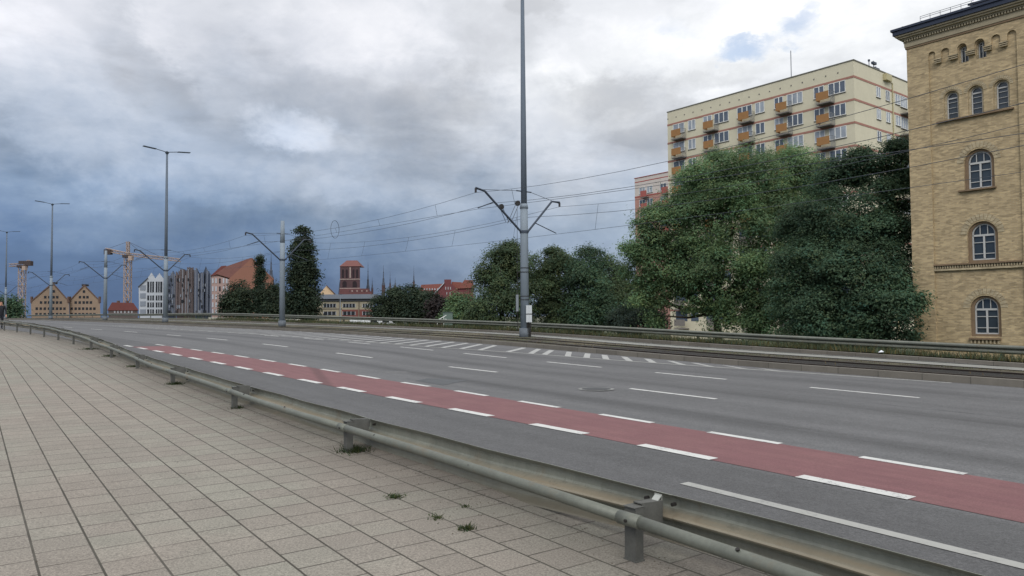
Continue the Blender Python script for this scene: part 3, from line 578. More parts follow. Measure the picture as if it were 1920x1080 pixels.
# ------------------------------------------------------------------ foliage
def leaves(name, centers, radii, n, size, mat, seed, parent, flat=.75, tint=(.86, 1.16), fill=.35, sprig=15, droop=.25, spread=.11):
    """a crown: sprigs of small leaves spread through a union of lobes"""
    rg = np.random.default_rng(seed); C_ = np.array(centers); R_ = np.array(radii, float)
    if R_.ndim == 1: R_ = np.stack([R_, R_, R_], 1)
    wts = (R_[:, 0]*R_[:, 2]); wts /= wts.sum(); ns = n//sprig
    idx = rg.choice(len(C_), ns, p=wts); d = rg.normal(size=(ns, 3)); d /= np.linalg.norm(d, axis=1)[:, None]
    shell = rg.random(ns) > fill; rad = np.where(shell, rg.uniform(.80, 1.08, ns), rg.uniform(.25, .85, ns))
    # uneven outline: every direction of a lobe reaches differently far
    ph_ = rg.uniform(0, 6.28, (len(C_), 3)); fq = 3.+rg.random((len(C_), 3))*2
    bumpy = (np.sin(d*fq[idx]*1.7+ph_[idx]).sum(1))*.085
    # boughs: clumps on each lobe's surface, leaves gather on their outer sides
    nb_ = max(8, int(11*len(C_))); bi = rg.choice(len(C_), nb_, p=wts); bd = rg.normal(size=(nb_, 3)); bd[:, 2] += .15; bd /= np.linalg.norm(bd, axis=1)[:, None]
    bc = C_[bi]+bd*R_[bi]*rg.uniform(.55, .85, (nb_, 1)); br_ = R_[bi].mean(1)*rg.uniform(.26, .46, nb_); btint = rg.uniform(.80, 1.22, nb_)
    pos = C_[idx]+d*R_[idx]*(rad+bumpy)[:, None]
    onb = rg.random(ns) < .72; j = rg.integers(0, nb_, ns); dd = rg.normal(size=(ns, 3)); dd += bd[j]*.6+np.array([0, 0, .45]); dd /= np.linalg.norm(dd, axis=1)[:, None]
    pos[onb] = (bc[j]+dd*(br_[j]*rg.uniform(.75, 1.05, ns))[:, None]*np.array([1.15, 1.15, .8]))[onb]; d = np.where(onb[:, None], dd, d)
    # a few twigs poke out
    tw = rg.random(ns) < .04; pos[tw] += d[tw]*R_[idx[tw]]*rg.uniform(.02, .10, (tw.sum(), 1))
    stint = rg.uniform(.85, 1.15, ns)*np.where(onb, btint[j], .9)*(1+.25*np.sin(pos[:, 0]*1.1+seed)*np.sin(pos[:, 2]*1.3))
    hue = rg.normal(0, .06, ns)
    sr = .05*np.mean(R_)+size*1.3
    k = np.repeat(np.arange(ns), sprig); m_ = len(k)
    off = rg.normal(size=(m_, 3))*sr*np.array([1, 1, .55]); off[:, 2] -= droop*np.hypot(off[:, 0], off[:, 1])
    c = pos[k]+off
    nrm = d[k]*.9+rg.normal(size=(m_, 3))*.36+np.array([0, 0, .75]); nrm /= np.linalg.norm(nrm, axis=1)[:, None]
    t = rg.normal(size=(m_, 3)); t -= nrm*(t*nrm).sum(1)[:, None]; t /= np.linalg.norm(t, axis=1)[:, None]; b_ = np.cross(nrm, t)
    sz = size*rg.uniform(.55, 1.25, m_)[:, None]
    v = np.empty((m_, 4, 3)); v[:, 0] = c-t*sz*.62; v[:, 1] = c+b_*sz*.34+nrm*sz*.08; v[:, 2] = c+t*sz*.62; v[:, 3] = c-b_*sz*.34+nrm*sz*.08
    me = bpy.data.meshes.new(name); me.vertices.add(m_*4); me.vertices.foreach_set('co', v.reshape(-1)); me.loops.add(m_*4); me.loops.foreach_set('vertex_index', np.arange(m_*4, dtype=np.int32))
    me.polygons.add(m_); me.polygons.foreach_set('loop_start', np.arange(0, m_*4, 4, dtype=np.int32)); me.polygons.foreach_set('loop_total', np.full(m_, 4, dtype=np.int32))
    at = me.attributes.new('tint', 'FLOAT_COLOR', 'POINT'); g = stint[k]*rg.uniform(tint[0], tint[1], m_); h = hue[k]+rg.normal(0, .04, m_)
    col = np.stack([g*(1+h*1.6), g, g*(1-h*1.2), np.ones(m_)], 1); at.data.foreach_set('color', np.repeat(np.clip(col, .05, 3), 4, axis=0).astype(np.float32).reshape(-1))
    me.materials.append(mat); me.update(); me.validate()
    o = bpy.data.objects.new(name, me); COL.objects.link(o)
    if parent is not None:
        o.parent = parent; o.matrix_parent_inverse = Matrix.Translation(-Vector(parent.location))
    return o
LG = leafmat('leaf_mid_green', (.132, .205, .098)); LDK = leafmat('leaf_dark_green', (.072, .122, .070)); LPOP = leafmat('leaf_poplar', (.040, .060, .036)); LOL = leafmat('leaf_olive', (.080, .116, .058)); LBL = leafmat('leaf_bluish', (.050, .075, .055)); LGR = leafmat('grass_blade', (.074, .080, .040)); LRD = leafmat('leaf_purple', (.042, .034, .034))
BARK = M('bark', (78, 68, 58), .95, .4, 4, bmp=.6)
def tree(name, base, lobes, n, size, mat, seed, label, cat='tree', group=None, r0=.28, **kw):
    """lobes: (px, py, radius_px, Y) in photo pixels at a real distance Y"""
    rg = random.Random(seed); C_ = []; R_ = []
    for px, py, rp, Yd in lobes:
        C_.append(W(px, py, Yd)); r = rp*Yd/FPX; R_.append((r, r*rg.uniform(.8, 1.1), r*rg.uniform(.82, 1.0)))
    t = root(name, base, label=label, cat=cat, group=group)
    leaves('crown', C_, R_, n, size, mat, seed, t, **kw)
    b = np.array(base, float); top = max(C_, key=lambda c: c[2]); mb = MB(); fork = b+(np.mean(C_, 0)-b)*.38; fork[2] = b[2]+(np.mean(C_, 0)[2]-b[2])*.45
    mid = (b+fork)/2+np.array([rg.uniform(-.2, .2), rg.uniform(-.2, .2), 0])
    mb.tube([b-np.array([0, 0, .3]), b+np.array([0, 0, .2]), mid, fork], [r0*1.25, r0, r0*.85, r0*.7], 9)
    for c in C_:
        m2 = fork*.5+c*.5+np.array([rg.uniform(-.4, .4), rg.uniform(-.4, .4), -.3]); mb.tube([fork, m2, c+(c-fork)*.06], [r0*.45, r0*.25, r0*.06], 6)
    mb.build('trunk', BARK, t, smooth=True); return t
def gpt(px, Yd, z=GZ): p = ray(px, 590)*Yd; return (p[0], p[1], z)

tree('broadleaf_tree', gpt(1345, 58), [(1400, 345, 80, 58), (1340, 340, 62, 57), (1468, 340, 72, 59), (1290, 385, 58, 58), (1232, 425, 48, 57), (1210, 455, 42, 56), (1350, 420, 88, 56), (1450, 425, 92, 56), (1245, 495, 52, 57), (1300, 490, 62, 55), (1380, 520, 88, 55), (1465, 525, 82, 54), (1232, 560, 34, 57), (1400, 590, 52, 54), (1525, 345, 50, 59), (1530, 420, 72, 56), (1300, 555, 34, 56), (1450, 600, 52, 53), (1198, 500, 34, 57), (1212, 545, 32, 57), (1186, 468, 22, 57), (1225, 590, 26, 57), (1350, 600, 34, 55), (1270, 530, 40, 57)],
     215000, .155, LG, 11, 'big bright green deciduous tree in front of the cream apartment block', r0=.34, sprig=16)
tree('broadleaf_tree', gpt(1600, 43.5), [(1668, 295, 36, 45), (1615, 315, 44, 45), (1560, 340, 46, 46), (1665, 365, 42, 44), (1582, 410, 72, 44), (1648, 440, 54, 43), (1540, 490, 76, 44), (1622, 520, 78, 42), (1688, 560, 36, 38.5), (1560, 590, 66, 42), (1640, 600, 62, 40.5), (1700, 605, 27, 38), (1500, 560, 60, 44), (1500, 420, 46, 47), (1684, 330, 34, 45), (1688, 410, 36, 44.5), (1694, 480, 34, 43.5), (1698, 540, 34, 41), (1690, 270, 20, 45.5), (1560, 622, 44, 42), (1635, 632, 38, 40.5), (1700, 628, 22, 38.5), (1500, 615, 44, 44)],
     185000, .135, LDK, 23, 'dark dense tree leaning against the left corner of the yellow brick building', r0=.26, sprig=16, fill=.4)
tree('park_tree', gpt(940, 74), [(940, 500, 48, 74), (915, 540, 38, 73), (965, 490, 42, 76), (940, 580, 52, 72), (975, 560, 40, 73), (905, 590, 30, 73), (950, 475, 28, 75)], 46000, .19, LOL, 31, 'tall olive green tree right behind and left of the main tram pole', 'tree', 'trees behind the far guard rail', r0=.24)
tree('park_tree', gpt(1042, 78), [(1040, 505, 44, 78), (1020, 550, 42, 77), (1060, 560, 40, 77), (1035, 600, 46, 76), (1045, 485, 28, 78)], 40000, .19, LOL, 32, 'rounded tree just right of the main tram pole', 'tree', 'trees behind the far guard rail', r0=.22)
tree('park_tree', gpt(1102, 75), [(1100, 490, 34, 75), (1098, 530, 42, 74), (1110, 575, 48, 74), (1090, 605, 36, 73)], 36000, .19, LDK, 33, 'darker tree with a narrow domed top in the middle of the row', 'tree', 'trees behind the far guard rail', r0=.22)
tree('park_tree', gpt(1160, 80), [(1150, 505, 34, 80), (1175, 540, 40, 80), (1140, 560, 40, 78), (1180, 590, 40, 78), (1130, 595, 30, 78)], 36000, .19, LOL, 34, 'shorter olive tree touching the left side of the big bright green tree', 'tree', 'trees behind the far guard rail', r0=.2)
tree('small_tree', gpt(868, 82), [(868, 565, 24, 82), (862, 590, 26, 81), (880, 600, 24, 81)], 11000, .24, LG, 35, 'small lighter tree below the red roofed house', 'tree', 'trees behind the far guard rail', r0=.13)
tree('shrub', gpt(1190, 62), [(1190, 590, 26, 62), (1160, 596, 20, 62), (1220, 596, 26, 61), (1245, 605, 16, 61), (1180, 612, 26, 60)], 14000, .15, LBL, 36, 'wide bluish green shrub at the foot of the tree row', 'shrub', r0=.08)
tree('poplar_tree', gpt(567, 98), [(567, 432, 9, 98), (567, 455, 14, 98), (567, 485, 20, 98), (563, 515, 25, 98), (573, 520, 23, 98), (566, 550, 29, 98), (568, 580, 28, 98), (552, 560, 17, 97), (585, 562, 15, 97), (567, 468, 17, 98), (567, 500, 22, 98)], 30000, .28, LPOP, 41, 'tall dark column shaped poplar right of the short tram pole', 'tree', r0=.3, spread=.08)
tree('poplar_tree', gpt(488, 150), [(488, 478, 3, 150), (488, 486, 5, 150), (487, 495, 6.5, 150), (488, 506, 7.5, 150), (489, 518, 8, 150), (488, 531, 9.5, 150), (487, 546, 11, 150), (488, 562, 12, 150), (488, 580, 12, 150)], 13000, .28, LPOP, 42, 'slender pointed poplar in front of the orange brick gable', 'tree', r0=.25, spread=.08)
tree('distant_tree', gpt(452, 140), [(452, 545, 24, 140), (440, 565, 22, 139), (465, 560, 22, 139), (435, 585, 18, 139), (455, 588, 24, 138)], 12000, .36, LPOP, 43, 'rounded dark green tree at the foot of the orange brick gable', 'tree', r0=.25)
tree('distant_tree', gpt(508, 142), [(508, 552, 22, 142), (522, 560, 18, 141), (505, 578, 24, 140), (525, 585, 18, 140)], 10000, .36, LPOP, 44, 'dark green tree between the thin poplar and the short tram pole', 'tree', r0=.25)
tree('distant_tree', gpt(745, 122), [(742, 565, 32, 122), (720, 575, 24, 121), (765, 556, 27, 122), (775, 575, 26, 121), (735, 590, 28, 120), (712, 588, 18, 120)], 20000, .32, LPOP, 45, 'broad dark tree right of the low beige building', 'tree', r0=.25)
tree('distant_tree', gpt(800, 118), [(795, 565, 24, 118), (800, 585, 24, 117), (780, 590, 20, 117)], 7000, .42, LPOP, 46, 'dark tree in front of the left end of the red roofs', 'tree', r0=.2)
tree('distant_tree', gpt(826, 112), [(825, 572, 15, 112), (828, 588, 14, 112), (818, 592, 14, 112)], 4500, .4, LRD, 47, 'small purple leaved tree below the white edged red gable', 'tree', r0=.15)
tree('distant_tree', gpt(15, 160), [(18, 568, 16, 160), (5, 575, 18, 160), (28, 580, 12, 160), (12, 592, 20, 159), (-15, 575, 20, 160)], 8000, .5, LDK, 48, 'dark tree at the far left edge beneath the small crane', 'tree', r0=.25)

# grass: verge below the far guard rail, and sparse tufts on the tramway
def blades(name, pts, h, wd, mat, seed, label, parent=None, kind='stuff', lean=.35, cat=None):
    rg = np.random.default_rng(seed); p = np.array(pts); n = len(p); a = rg.uniform(0, 6.28, n); hh = h*rg.uniform(.4, 1.3, n); ln = rg.normal(size=(n, 2))*lean
    v = np.empty((n, 3, 3)); dx = np.cos(a)*wd*.5; dy = np.sin(a)*wd*.5
    v[:, 0] = p; v[:, 0, 0] -= dx; v[:, 0, 1] -= dy; v[:, 1] = p; v[:, 1, 0] += dx; v[:, 1, 1] += dy
    v[:, 2] = p; v[:, 2, 0] += ln[:, 0]*hh; v[:, 2, 1] += ln[:, 1]*hh; v[:, 2, 2] += hh
    me = bpy.data.meshes.new(name); me.vertices.add(n*3); me.vertices.foreach_set('co', v.reshape(-1)); me.loops.add(n*3); me.loops.foreach_set('vertex_index', np.arange(n*3, dtype=np.int32))
    me.polygons.add(n); me.polygons.foreach_set('loop_start', np.arange(0, n*3, 3, dtype=np.int32)); me.polygons.foreach_set('loop_total', np.full(n, 3, dtype=np.int32))
    at = me.attributes.new('tint', 'FLOAT_COLOR', 'POINT'); g = rg.uniform(.5, 1.35, n)*(1+.3*np.sin(p[:, 0]*1.3)*np.sin(p[:, 1]*.9)); hue = rg.normal(0, .14, n)
    at.data.foreach_set('color', np.repeat(np.clip(np.stack([g*(1+hue*1.4), g, g*(1-hue), np.ones(n)], 1), .05, 3), 3, axis=0).astype(np.float32).reshape(-1))
    me.materials.append(mat); me.update(); me.validate(); o = bpy.data.objects.new(name, me); COL.objects.link(o)
    if parent is not None: o.parent = parent; o.matrix_parent_inverse = Matrix.Translation(-Vector(parent.location))
    else: tag(o, label=label, kind=kind, cat=cat)
    return o
rg = random.Random(5); pts = []
for i in range(52000):
    s = rg.uniform(-4, 75) if i % 3 else rg.uniform(0, 40); v = rg.uniform(k2(s)+.15, gv(s)+1.2); t = (v-k2(s))/(gv(s)-k2(s)); z = .28*(1-min(t, 1))+(gz(s)+.1)*min(t, 1)
    if rg.random() < .5+.5*(math.sin(s*.8+v)*.5+.5): pts.append(P(s, v, z))
blades('verge_grass', pts, .25, .035, LGR, 3, 'rough green and straw coloured grass below the far guard rail')
pts = [P(rg.uniform(-2, 60), 0, 0) for i in range(0)]
for i in range(9000):
    s = rg.uniform(2, 80); a, b2 = kv(s)+.25, cv0(s)-.15; v = rg.uniform(a, b2) if s > 21 else rg.uniform(19.75 if i % 6 else a, max(b2, 19.9))
    pts.append(P(s, v, .08))
blades('tramway_grass', pts, .085, .03, leafmat('dry_grass', (.125, .105, .055)), 4, 'short dry grass and moss growing along the tram rails')
pts = []
for i in range(2600):
    s = rg.uniform(0, 90); v = gv(s)+rg.uniform(.4, 3.5); pts.append(P(s, v, gz(s)-.1-.35*max(0, v-gv(s)-1)))
blades('tall_weeds', pts, .75, .05, LOL, 6, 'tall weeds standing behind the far guard rail', lean=.2)

# grit that gathers by the guard rail and along the tramway kerb
rg = random.Random(21); mb = MB()
for i in range(2600):
    if i % 2: s = rg.uniform(-2, 24); v = 3.42-abs(rg.gauss(0, .22)); z = .122
    else: s = rg.uniform(-2, 30); v = kv(s)-abs(rg.gauss(0, .16)); z = .001
    if i % 13 == 0: s = rg.uniform(-2, 14); v = rg.uniform(-1.5, 3.3); z = .122
    r_ = rg.uniform(.002, .008) if i % 40 else rg.uniform(.008, .016); c = P(s, v, z); a_ = rg.uniform(0, 6)
    q = [c+np.array([math.cos(a_+k*2.1)*r_, math.sin(a_+k*2.1)*r_, 0]) for k in range(3)]+[c+np.array([0, 0, r_*.8])]
    mb.add(q, [(0, 1, 3), (1, 2, 3), (2, 0, 3)])
tag(mb.build('grit', M('grit', (88, 80, 70), .95, .6, 30), recalc=False), kind='stuff', label='scattered grit and small stones along kerb and guard rail')
# weeds on the footpath
LW = leafmat('weed_leaf', (.055, .075, .03))
def weed(s, v, r, h, n, seed, label, flat=1.):
    t = root('weed', P(s, v, .12), label=label, cat='weed'); rg = random.Random(seed); pts = []
    for i in range(n):
        a = rg.uniform(0, 6.28); q = r*abs(rg.gauss(0, .36)); pts.append(P(s+q*math.cos(a), v+q*math.sin(a)*flat, .118))
    blades('leaves', pts, h*.62, .011, LW, seed, None, parent=t, lean=1.1)
for a in [(7.25, 3.28, .26, .10, 420, 1, 'bushy dark weed at the foot of the second post from the right'), (11.35, 3.25, .16, .07, 160, 2, 'small weed round the foot of the third post from the right'),
          (15.45, 3.26, .25, .10, 300, 3, 'weed round the foot of the fourth post from the right'), (20.1, 3.3, .25, .08, 220, 4, 'low weed at the foot of the fifth post from the right'), (24.2, 3.36, .35, .09, 320, 5, 'dark weed mat at the foot of the sixth post from the right'),
          (28.0, 3.36, .5, .09, 420, 12, 'wide flat weed at the foot of the seventh post from the right'),
          (5.31, 2.74, .10, .05, 130, 6, 'small green weed tuft in a slab joint, farthest of the three on the path'), (4.27, 2.75, .09, .05, 130, 7, 'dark spiky weed tuft closest to the near post on the path'), (4.62, 2.72, .13, .03, 90, 8, 'flat straggling weed between two tufts in the slab joint'),
          (4.75, 3.05, .08, .025, 60, 9, 'tiny flat weed close under the tube rail')]: weed(*a)

# ------------------------------------------------------------------ tramway poles, lamps, overhead wires
MPOLE = M('pole_grey', (124, 134, 143), .75, .08, 1.5, spec=.15); MPOLE_BACKLIT = M('backlit_pole_grey', (94, 103, 114), .75, .08, 1.5, spec=.15); MARM = M('arm_steel', (58, 66, 78), .5, .2, 5, metal=.2); MWIRE = M('wire_dark', (56, 62, 70), .5, .1, 5)  # shade of the backlit upper lamp poles is put into their darker grey
MLAMP = M('lamp_housing', (60, 70, 80), .5, .1, 4)
poles = []
#      px,   Y,   top z, lamp, label
PD = [(984, 35.3, 15.6, True, 'tall grey tram pole with white cable boxes at its foot, nearest of the row'),
      (529, 54.7, 7.15, False, 'short grey tram pole with V arms left of the poplar'),
      (310, 70., 15.75, True, 'tall grey pole with a double street light in front of the modern gabled houses'),
      (197, 87., 8.0, False, 'short thin tram pole left of the tower crane'),
      (95, 105., 16.3, True, 'tall lamp pole standing before the twin brick granaries'),
      (10, 141., 16.6, True, 'farthest tall lamp pole at the left edge of the picture')]
for i, (px, Yd, zt, lamp, label) in enumerate(PD):
    b = ray(px, 590)*Yd; j = np.argmin((b[0]-XS)**2+(b[1]-YS)**2); a = ang(SS[j]); s_ = float(SS[j]); gzr = float(np.interp(s_, SS, ZR))+.10
    u_, n_, z_ = np.array([-math.sin(a), math.cos(a), 0]), np.array([math.cos(a), math.sin(a), 0]), np.array([0, 0, 1.])
    B = np.array([b[0], b[1], gzr]); t = root('tram_pole', B, label=label, cat='pole', group='poles of the tramway')
    zj = 4.0+.25*min(i, 3)+.004*Yd*0; zs = zj+1.25; rl = .195
    if i == 1: tilt = np.array([.0, 0, 0])
    Q = lambda z: np.array([b[0], b[1], z])
    MB().tube([Q(gzr-.05), Q(gzr+.45)], .27, 14).build('base', M('pole_foot', (92, 98, 104), .8, .3, 5), t, smooth=True)
    MB().tube([Q(gzr+.45), Q(zj), Q(zs)], [rl+.015, rl-.01, rl-.02], 14).build('pole', MPOLE, t, smooth=True)
    if lamp:
        MB().tube([Q(zs+.002), Q(zs+4), Q(zt)], [.145, .13, .085], 12).build('upper_pole', MPOLE_BACKLIT, t, smooth=True)
        MB().tube([Q(zs-.12), Q(zs+.1)], [rl+.012, rl-.03], 14).build('collar', MPOLE, t, smooth=True)
        h = MB().tube([Q(zt-.15), Q(zt+.05), Q(zt+.16)], [.1, .2, .05], 10).build('head', MLAMP, t)
        for sg in (-1, 1):
            dirn = n_*sg; e = Q(zt+.1)+dirn*1.0+z_*.12; e2 = e+dirn*1.15+z_*.10
            la_ = MB().tube([Q(zt+.05), e], .035, 6).build('lamp_arm', MLAMP, t)
            MB().box((e+e2)/2, (np.linalg.norm(e2-e), .3, .07), ((e2-e)/np.linalg.norm(e2-e), u_, np.cross((e2-e)/np.linalg.norm(e2-e), u_))).build('lamp_head', MLAMP, la_)
    else:
        MB().tube([Q(zs), Q(zt)], [rl-.02, rl-.06], 14).build('upper_pole', MPOLE, t, smooth=True)
    MB().tube([Q(zj-.06), Q(zj+.06)], rl+.02, 14).build('clamp', MARM, t)
    tips = []
    for sg, L_, rise in ((-1, 2.75, 1.75), (1, 2.2, 1.62)):
        q0 = Q(zj)+n_*sg*rl; q1 = Q(zj+rise)+n_*sg*(L_-.45); q2 = Q(zj+rise+.1*(1 if sg < 0 else 0))+n_*sg*(L_+.05)
        ar = MB().tube([q0, q1, q2], .052, 8).build('bracket_arm', MARM, t)
        MB().tube([q2-z_*.02, q2-z_*.22], .05, 6).build('insulator', M('insulator', (45, 40, 42), .4, .1, 5), ar)
        tips.append(q2-z_*.22)
        if sg > 0:
            r0_ = q0+(q1-q0)*.3; r1_ = r0_+n_*1.35*sg-z_*.42
        else:
            r0_ = q0+(q1-q0)*.78-z_*.1; r1_ = r0_+n_*.85*sg+z_*.02-z_*(.35)
        MB().tube([r0_, r1_], .024, 6).build('steady_arm', MARM, t); tips.append(r1_-z_*.05)
    # stay across to the arm tips
    MB().tube([Q(zj+1.95)-n_*.45, Q(zj+1.95)+n_*.45], .03, 6).build('stay_bracket', MARM, t)
    mb = MB(); mb.tube([Q(zj+1.95)-n_*.4, tips[0]+z_*.15], .012, 5); mb.tube([Q(zj+1.95)+n_*.4, tips[2]+z_*.15], .012, 5); mb.build('stay_wire', MWIRE, t)
    if i == 0:      # fittings of the nearest pole
        f_ = -b/np.linalg.norm(b[:2]); f_ = np.array([f_[0], f_[1], 0]); f_ /= np.linalg.norm(f_); r_ = np.array([-f_[1], f_[0], 0])
        mwh = M('box_white', (176, 180, 182), .5, .06, 4)
        for z0, h_ in ((gzr+1.32, .42), (gzr+.93, .40)):
            for dx in (.10, .24): MB().box(B+r_*(dx+.03)+f_*.24+z_*(z0-gzr), (.135, .16, h_), (r_, f_, z_)).build('cable_box', mwh, t)
        mb = MB(); mb.box(B+r_*.2+f_*.325+z_*1.12, (.30, .012, .04), (r_, f_, z_)); mb.build('box_strap', mbolt, t)
        for dx in (.12, .19, .26): MB().tube([B+r_*dx+f_*.2+z_*.02, B+r_*dx+f_*.22+z_*.74], .03, 6).build('cable', mbolt, t)
        for z0 in (1.95, 1.78, 3.1, 3.3): MB().tube([B+z_*z0, B+z_*(z0+.035)], rl+.02, 14).build('band', mbolt, t)
        mb = MB(); mb.tube([B-r_*.34+z_*.35, B-r_*.34+z_*3.15], .014, 6); mb.tube([B-r_*.34+z_*3.1, B-r_*.1+z_*3.2], .02, 6); mb.tube([B-r_*.34+z_*3.1, Q(zj+1.1)-r_*.33], .01, 5); mb.build('tension_cable', mbolt, t)
        MB().tube([B-r_*.35+z_*1.25, B-r_*.35+z_*2.05], .07, 10).build('counterweight', M('weight_grey', (120, 126, 130), .7, .2, 6), t)
        q = Q(zj+1.35)-n_*.38; mb = MB(); mb.tube([q-u_*.05, q+u_*.05], .13, 12); mb.tube([Q(zj+1.1)-n_*1.35-u_*.05, Q(zj+1.1)-n_*1.35+u_*.05], .13, 12)
        for dd in (-.09, .09): mb.tube([q+n_*dd, Q(zj+.35)-n_*(.9-dd)], .012, 5); mb.tube([Q(zj+1.05)-n_*(1.35+dd), Q(zj+.4)-n_*(1.0+dd)], .012, 5)
        mb.build('pulley', mbolt, t)
    poles.append(tips)
# the span towards the camera ends at the next pole, outside the picture on the right
a = ang(4.); n_ = np.array([math.cos(a), math.sin(a), 0]); Bn = P(3.5, 20.3, 0)
nxt = [Bn-n_*2.75+np.array([0, 0, 6.9]), Bn-n_*2.2+np.array([0, 0, 5.3]), Bn+n_*2.2+np.array([0, 0, 6.9]), Bn+n_*2.2+np.array([0, 0, 5.3])]
chain = [nxt]+poles
WL = {0: ('upper carrier wire over the near tram track', .55), 1: ('lower contact wire over the near tram track', .06), 2: ('upper carrier wire over the far tram track', .55), 3: ('lowest contact wire over the far tram track', .06)}
def spanpt(a, b, t, sag): return a+(b-a)*t-np.array([0, 0, sag*4*t*(1-t)])
pairs = ((0, 1), (2, 3))
for k, (lab, sag) in WL.items():
    wr = root('overhead_wire', chain[1][k], label='thin dark '+lab, cat='overhead wire')
    mb = MB(); pth = []
    for i in range(len(chain)-1): pth += [spanpt(chain[i][k], chain[i+1][k], t/10, sag) for t in range(10 if i < len(chain)-2 else 11)]
    mb.tube(pth, .008, 5, cap=False); mb.build('wire', MWIRE, wr)
    if k in (0, 2):
        for i in range(len(chain)-1):
            for t in (.12, .32, .5, .7, .88):
                if i == 0 and t < .8: continue
                p0 = spanpt(chain[i][k], chain[i+1][k], t, sag); p1 = spanpt(chain[i][k+1], chain[i+1][k+1], t, .06)
                MB().tube([p0, p1], .007, 4, cap=False).build('dropper', MWIRE, wr)
# extra feeder wires
def feeder(offv, z0, z1, label):
    wr = []; 
    for i, q in enumerate(chain):
        a_ = q[0]*.5+q[2]*.5; wr.append(a_+np.array([0, 0, z0 if i else z1]) + (q[2]-q[0])*offv)
    o = MB(); pth = []
    for i in range(len(wr)-1): pth += [spanpt(wr[i], wr[i+1], t/8, .45) for t in range(8 if i < len(wr)-2 else 9)]
    o = MB().tube(pth, .009, 5, cap=False).build('feeder_cable', MWIRE); tag(o, label=label, cat='overhead wire')
feeder(-.30, -.35, -.6, 'dark feeder cable between the two tram wires, upper one')
feeder(.12, -.75, -1.1, 'dark feeder cable between the two tram wires, lower one')
# ring in the wires between the first two poles
c = W(628, 430, 50.); u_, n_, z_ = frame(48); mb = MB()
mb.tube([c+(n_*.62+u_*.18)*math.cos(2*math.pi*k/24)*.6+z_*.60*math.sin(2*math.pi*k/24) for k in range(25)], .015, 5, cap=False)
tag(mb.build('wire_ring', MWIRE), label='thin wire ring hanging between the overhead wires', cat='wire ring')

# ------------------------------------------------------------------ yellow brick building
BR = brick('yellow_brick', (.40, .305, .172), (.315, .238, .135), (.34, .285, .19), dirt=.10, var=.5); BRG = brick('grey_yellow_brick', (.38, .31, .195), (.31, .25, .155), (.33, .29, .21), dirt=.12, var=.5)
BRR = M('red_brick_trim', (116, 98, 78), .9, .3, 8); GL = glass('window_glass'); FRM = M('window_frame', (172, 172, 170), .5, .08, 3)
ba = math.radians(38); d_ = np.array([math.sin(ba), -math.cos(ba), 0]); nb = np.array([math.cos(ba), math.sin(ba), 0])     # nb points into the building
BO = np.array([21.692, 40., 0.]); AX = (d_, np.array([0, 0, 1.]))
def arch(l, r, zb, zt, n=12):      # round headed outline, counter-clockwise from lower left
    rad = (r-l)/2; c = (l+r)/2; sp = zt-rad
    return [(l, zb), (r, zb)]+[(c+rad*math.cos(math.pi*k/n), sp+rad*math.sin(math.pi*k/n)) for k in range(n+1)]
bb_ = root('brick_building', BO+np.array([0, 0, GZ]), label='tall yellow brick building with round arched windows and dark roof edge', cat='building')
ZT, ZBm = 14.40, GZ-.2; TL, TR = 1.11, 5.20; TE = 6.31
wins = [(2.88, 3.96, -1.10, .74, 'big'), (2.85, 3.93, 2.67, 4.52, 'big'), (2.79, 3.86, 6.34, 8.24, 'big'), (1.86, 2.40, 10.16, 11.56, 'mid'), (3.02, 3.54, 10.16, 11.56, 'mid'), (4.18, 4.70, 10.16, 11.56, 'mid'), (2.60, 2.97, 12.96, 13.84, 'top'), (3.42, 3.79, 12.96, 13.84, 'top')]
arcs = [(1.04+.02, 1.46), (1.74, 2.14), (2.53, 2.98), (3.34, 3.80), (4.10, 4.50), (4.80, 5.20)]
# outer skin: pilasters and the arcade-topped recess
field = [(TL, -3.0), (TR, -3.0)]; zsp = 13.72; zc = 13.22
field[0] = (TL, -3.4); field[1] = (TR, -3.4)
top = []
for k, (l, r) in enumerate(reversed(arcs)):
    l = max(l, TL); r = min(r, TR); rad = (r-l)/2; c0 = (l+r)/2
    top += [(r, zc if k else zc)]; top += [(c0+rad*math.cos(math.pi*q/10), 13.93-rad+rad*math.sin(math.pi*q/10)) for q in range(11)]; top += [(l, zc)]
field += top[1:-1]
outer = [(0, ZBm), (TE, ZBm), (TE, ZT), (0, ZT)]
mb = MB(); mb.poly(outer, [field], BO, AX); mb.wallloop(field, 0, .12, BO, AX, nb); mb.build('wall', BR, bb_)
# corbels below the little arches
mb = MB()
for (l0, r0_), (l1, r1_) in zip(arcs, arcs[1:]):
    for q in range(3): mb.box(BO+d_*((r0_+l1)/2)+np.array([0, 0, zc+.02+q*.085])-nb*(.02+.02*q), (l1-r0_+.03+.03*q, .10+.03*q, .05), (d_, nb, (0, 0, 1)))
mb.build('corbels', BRG, bb_)
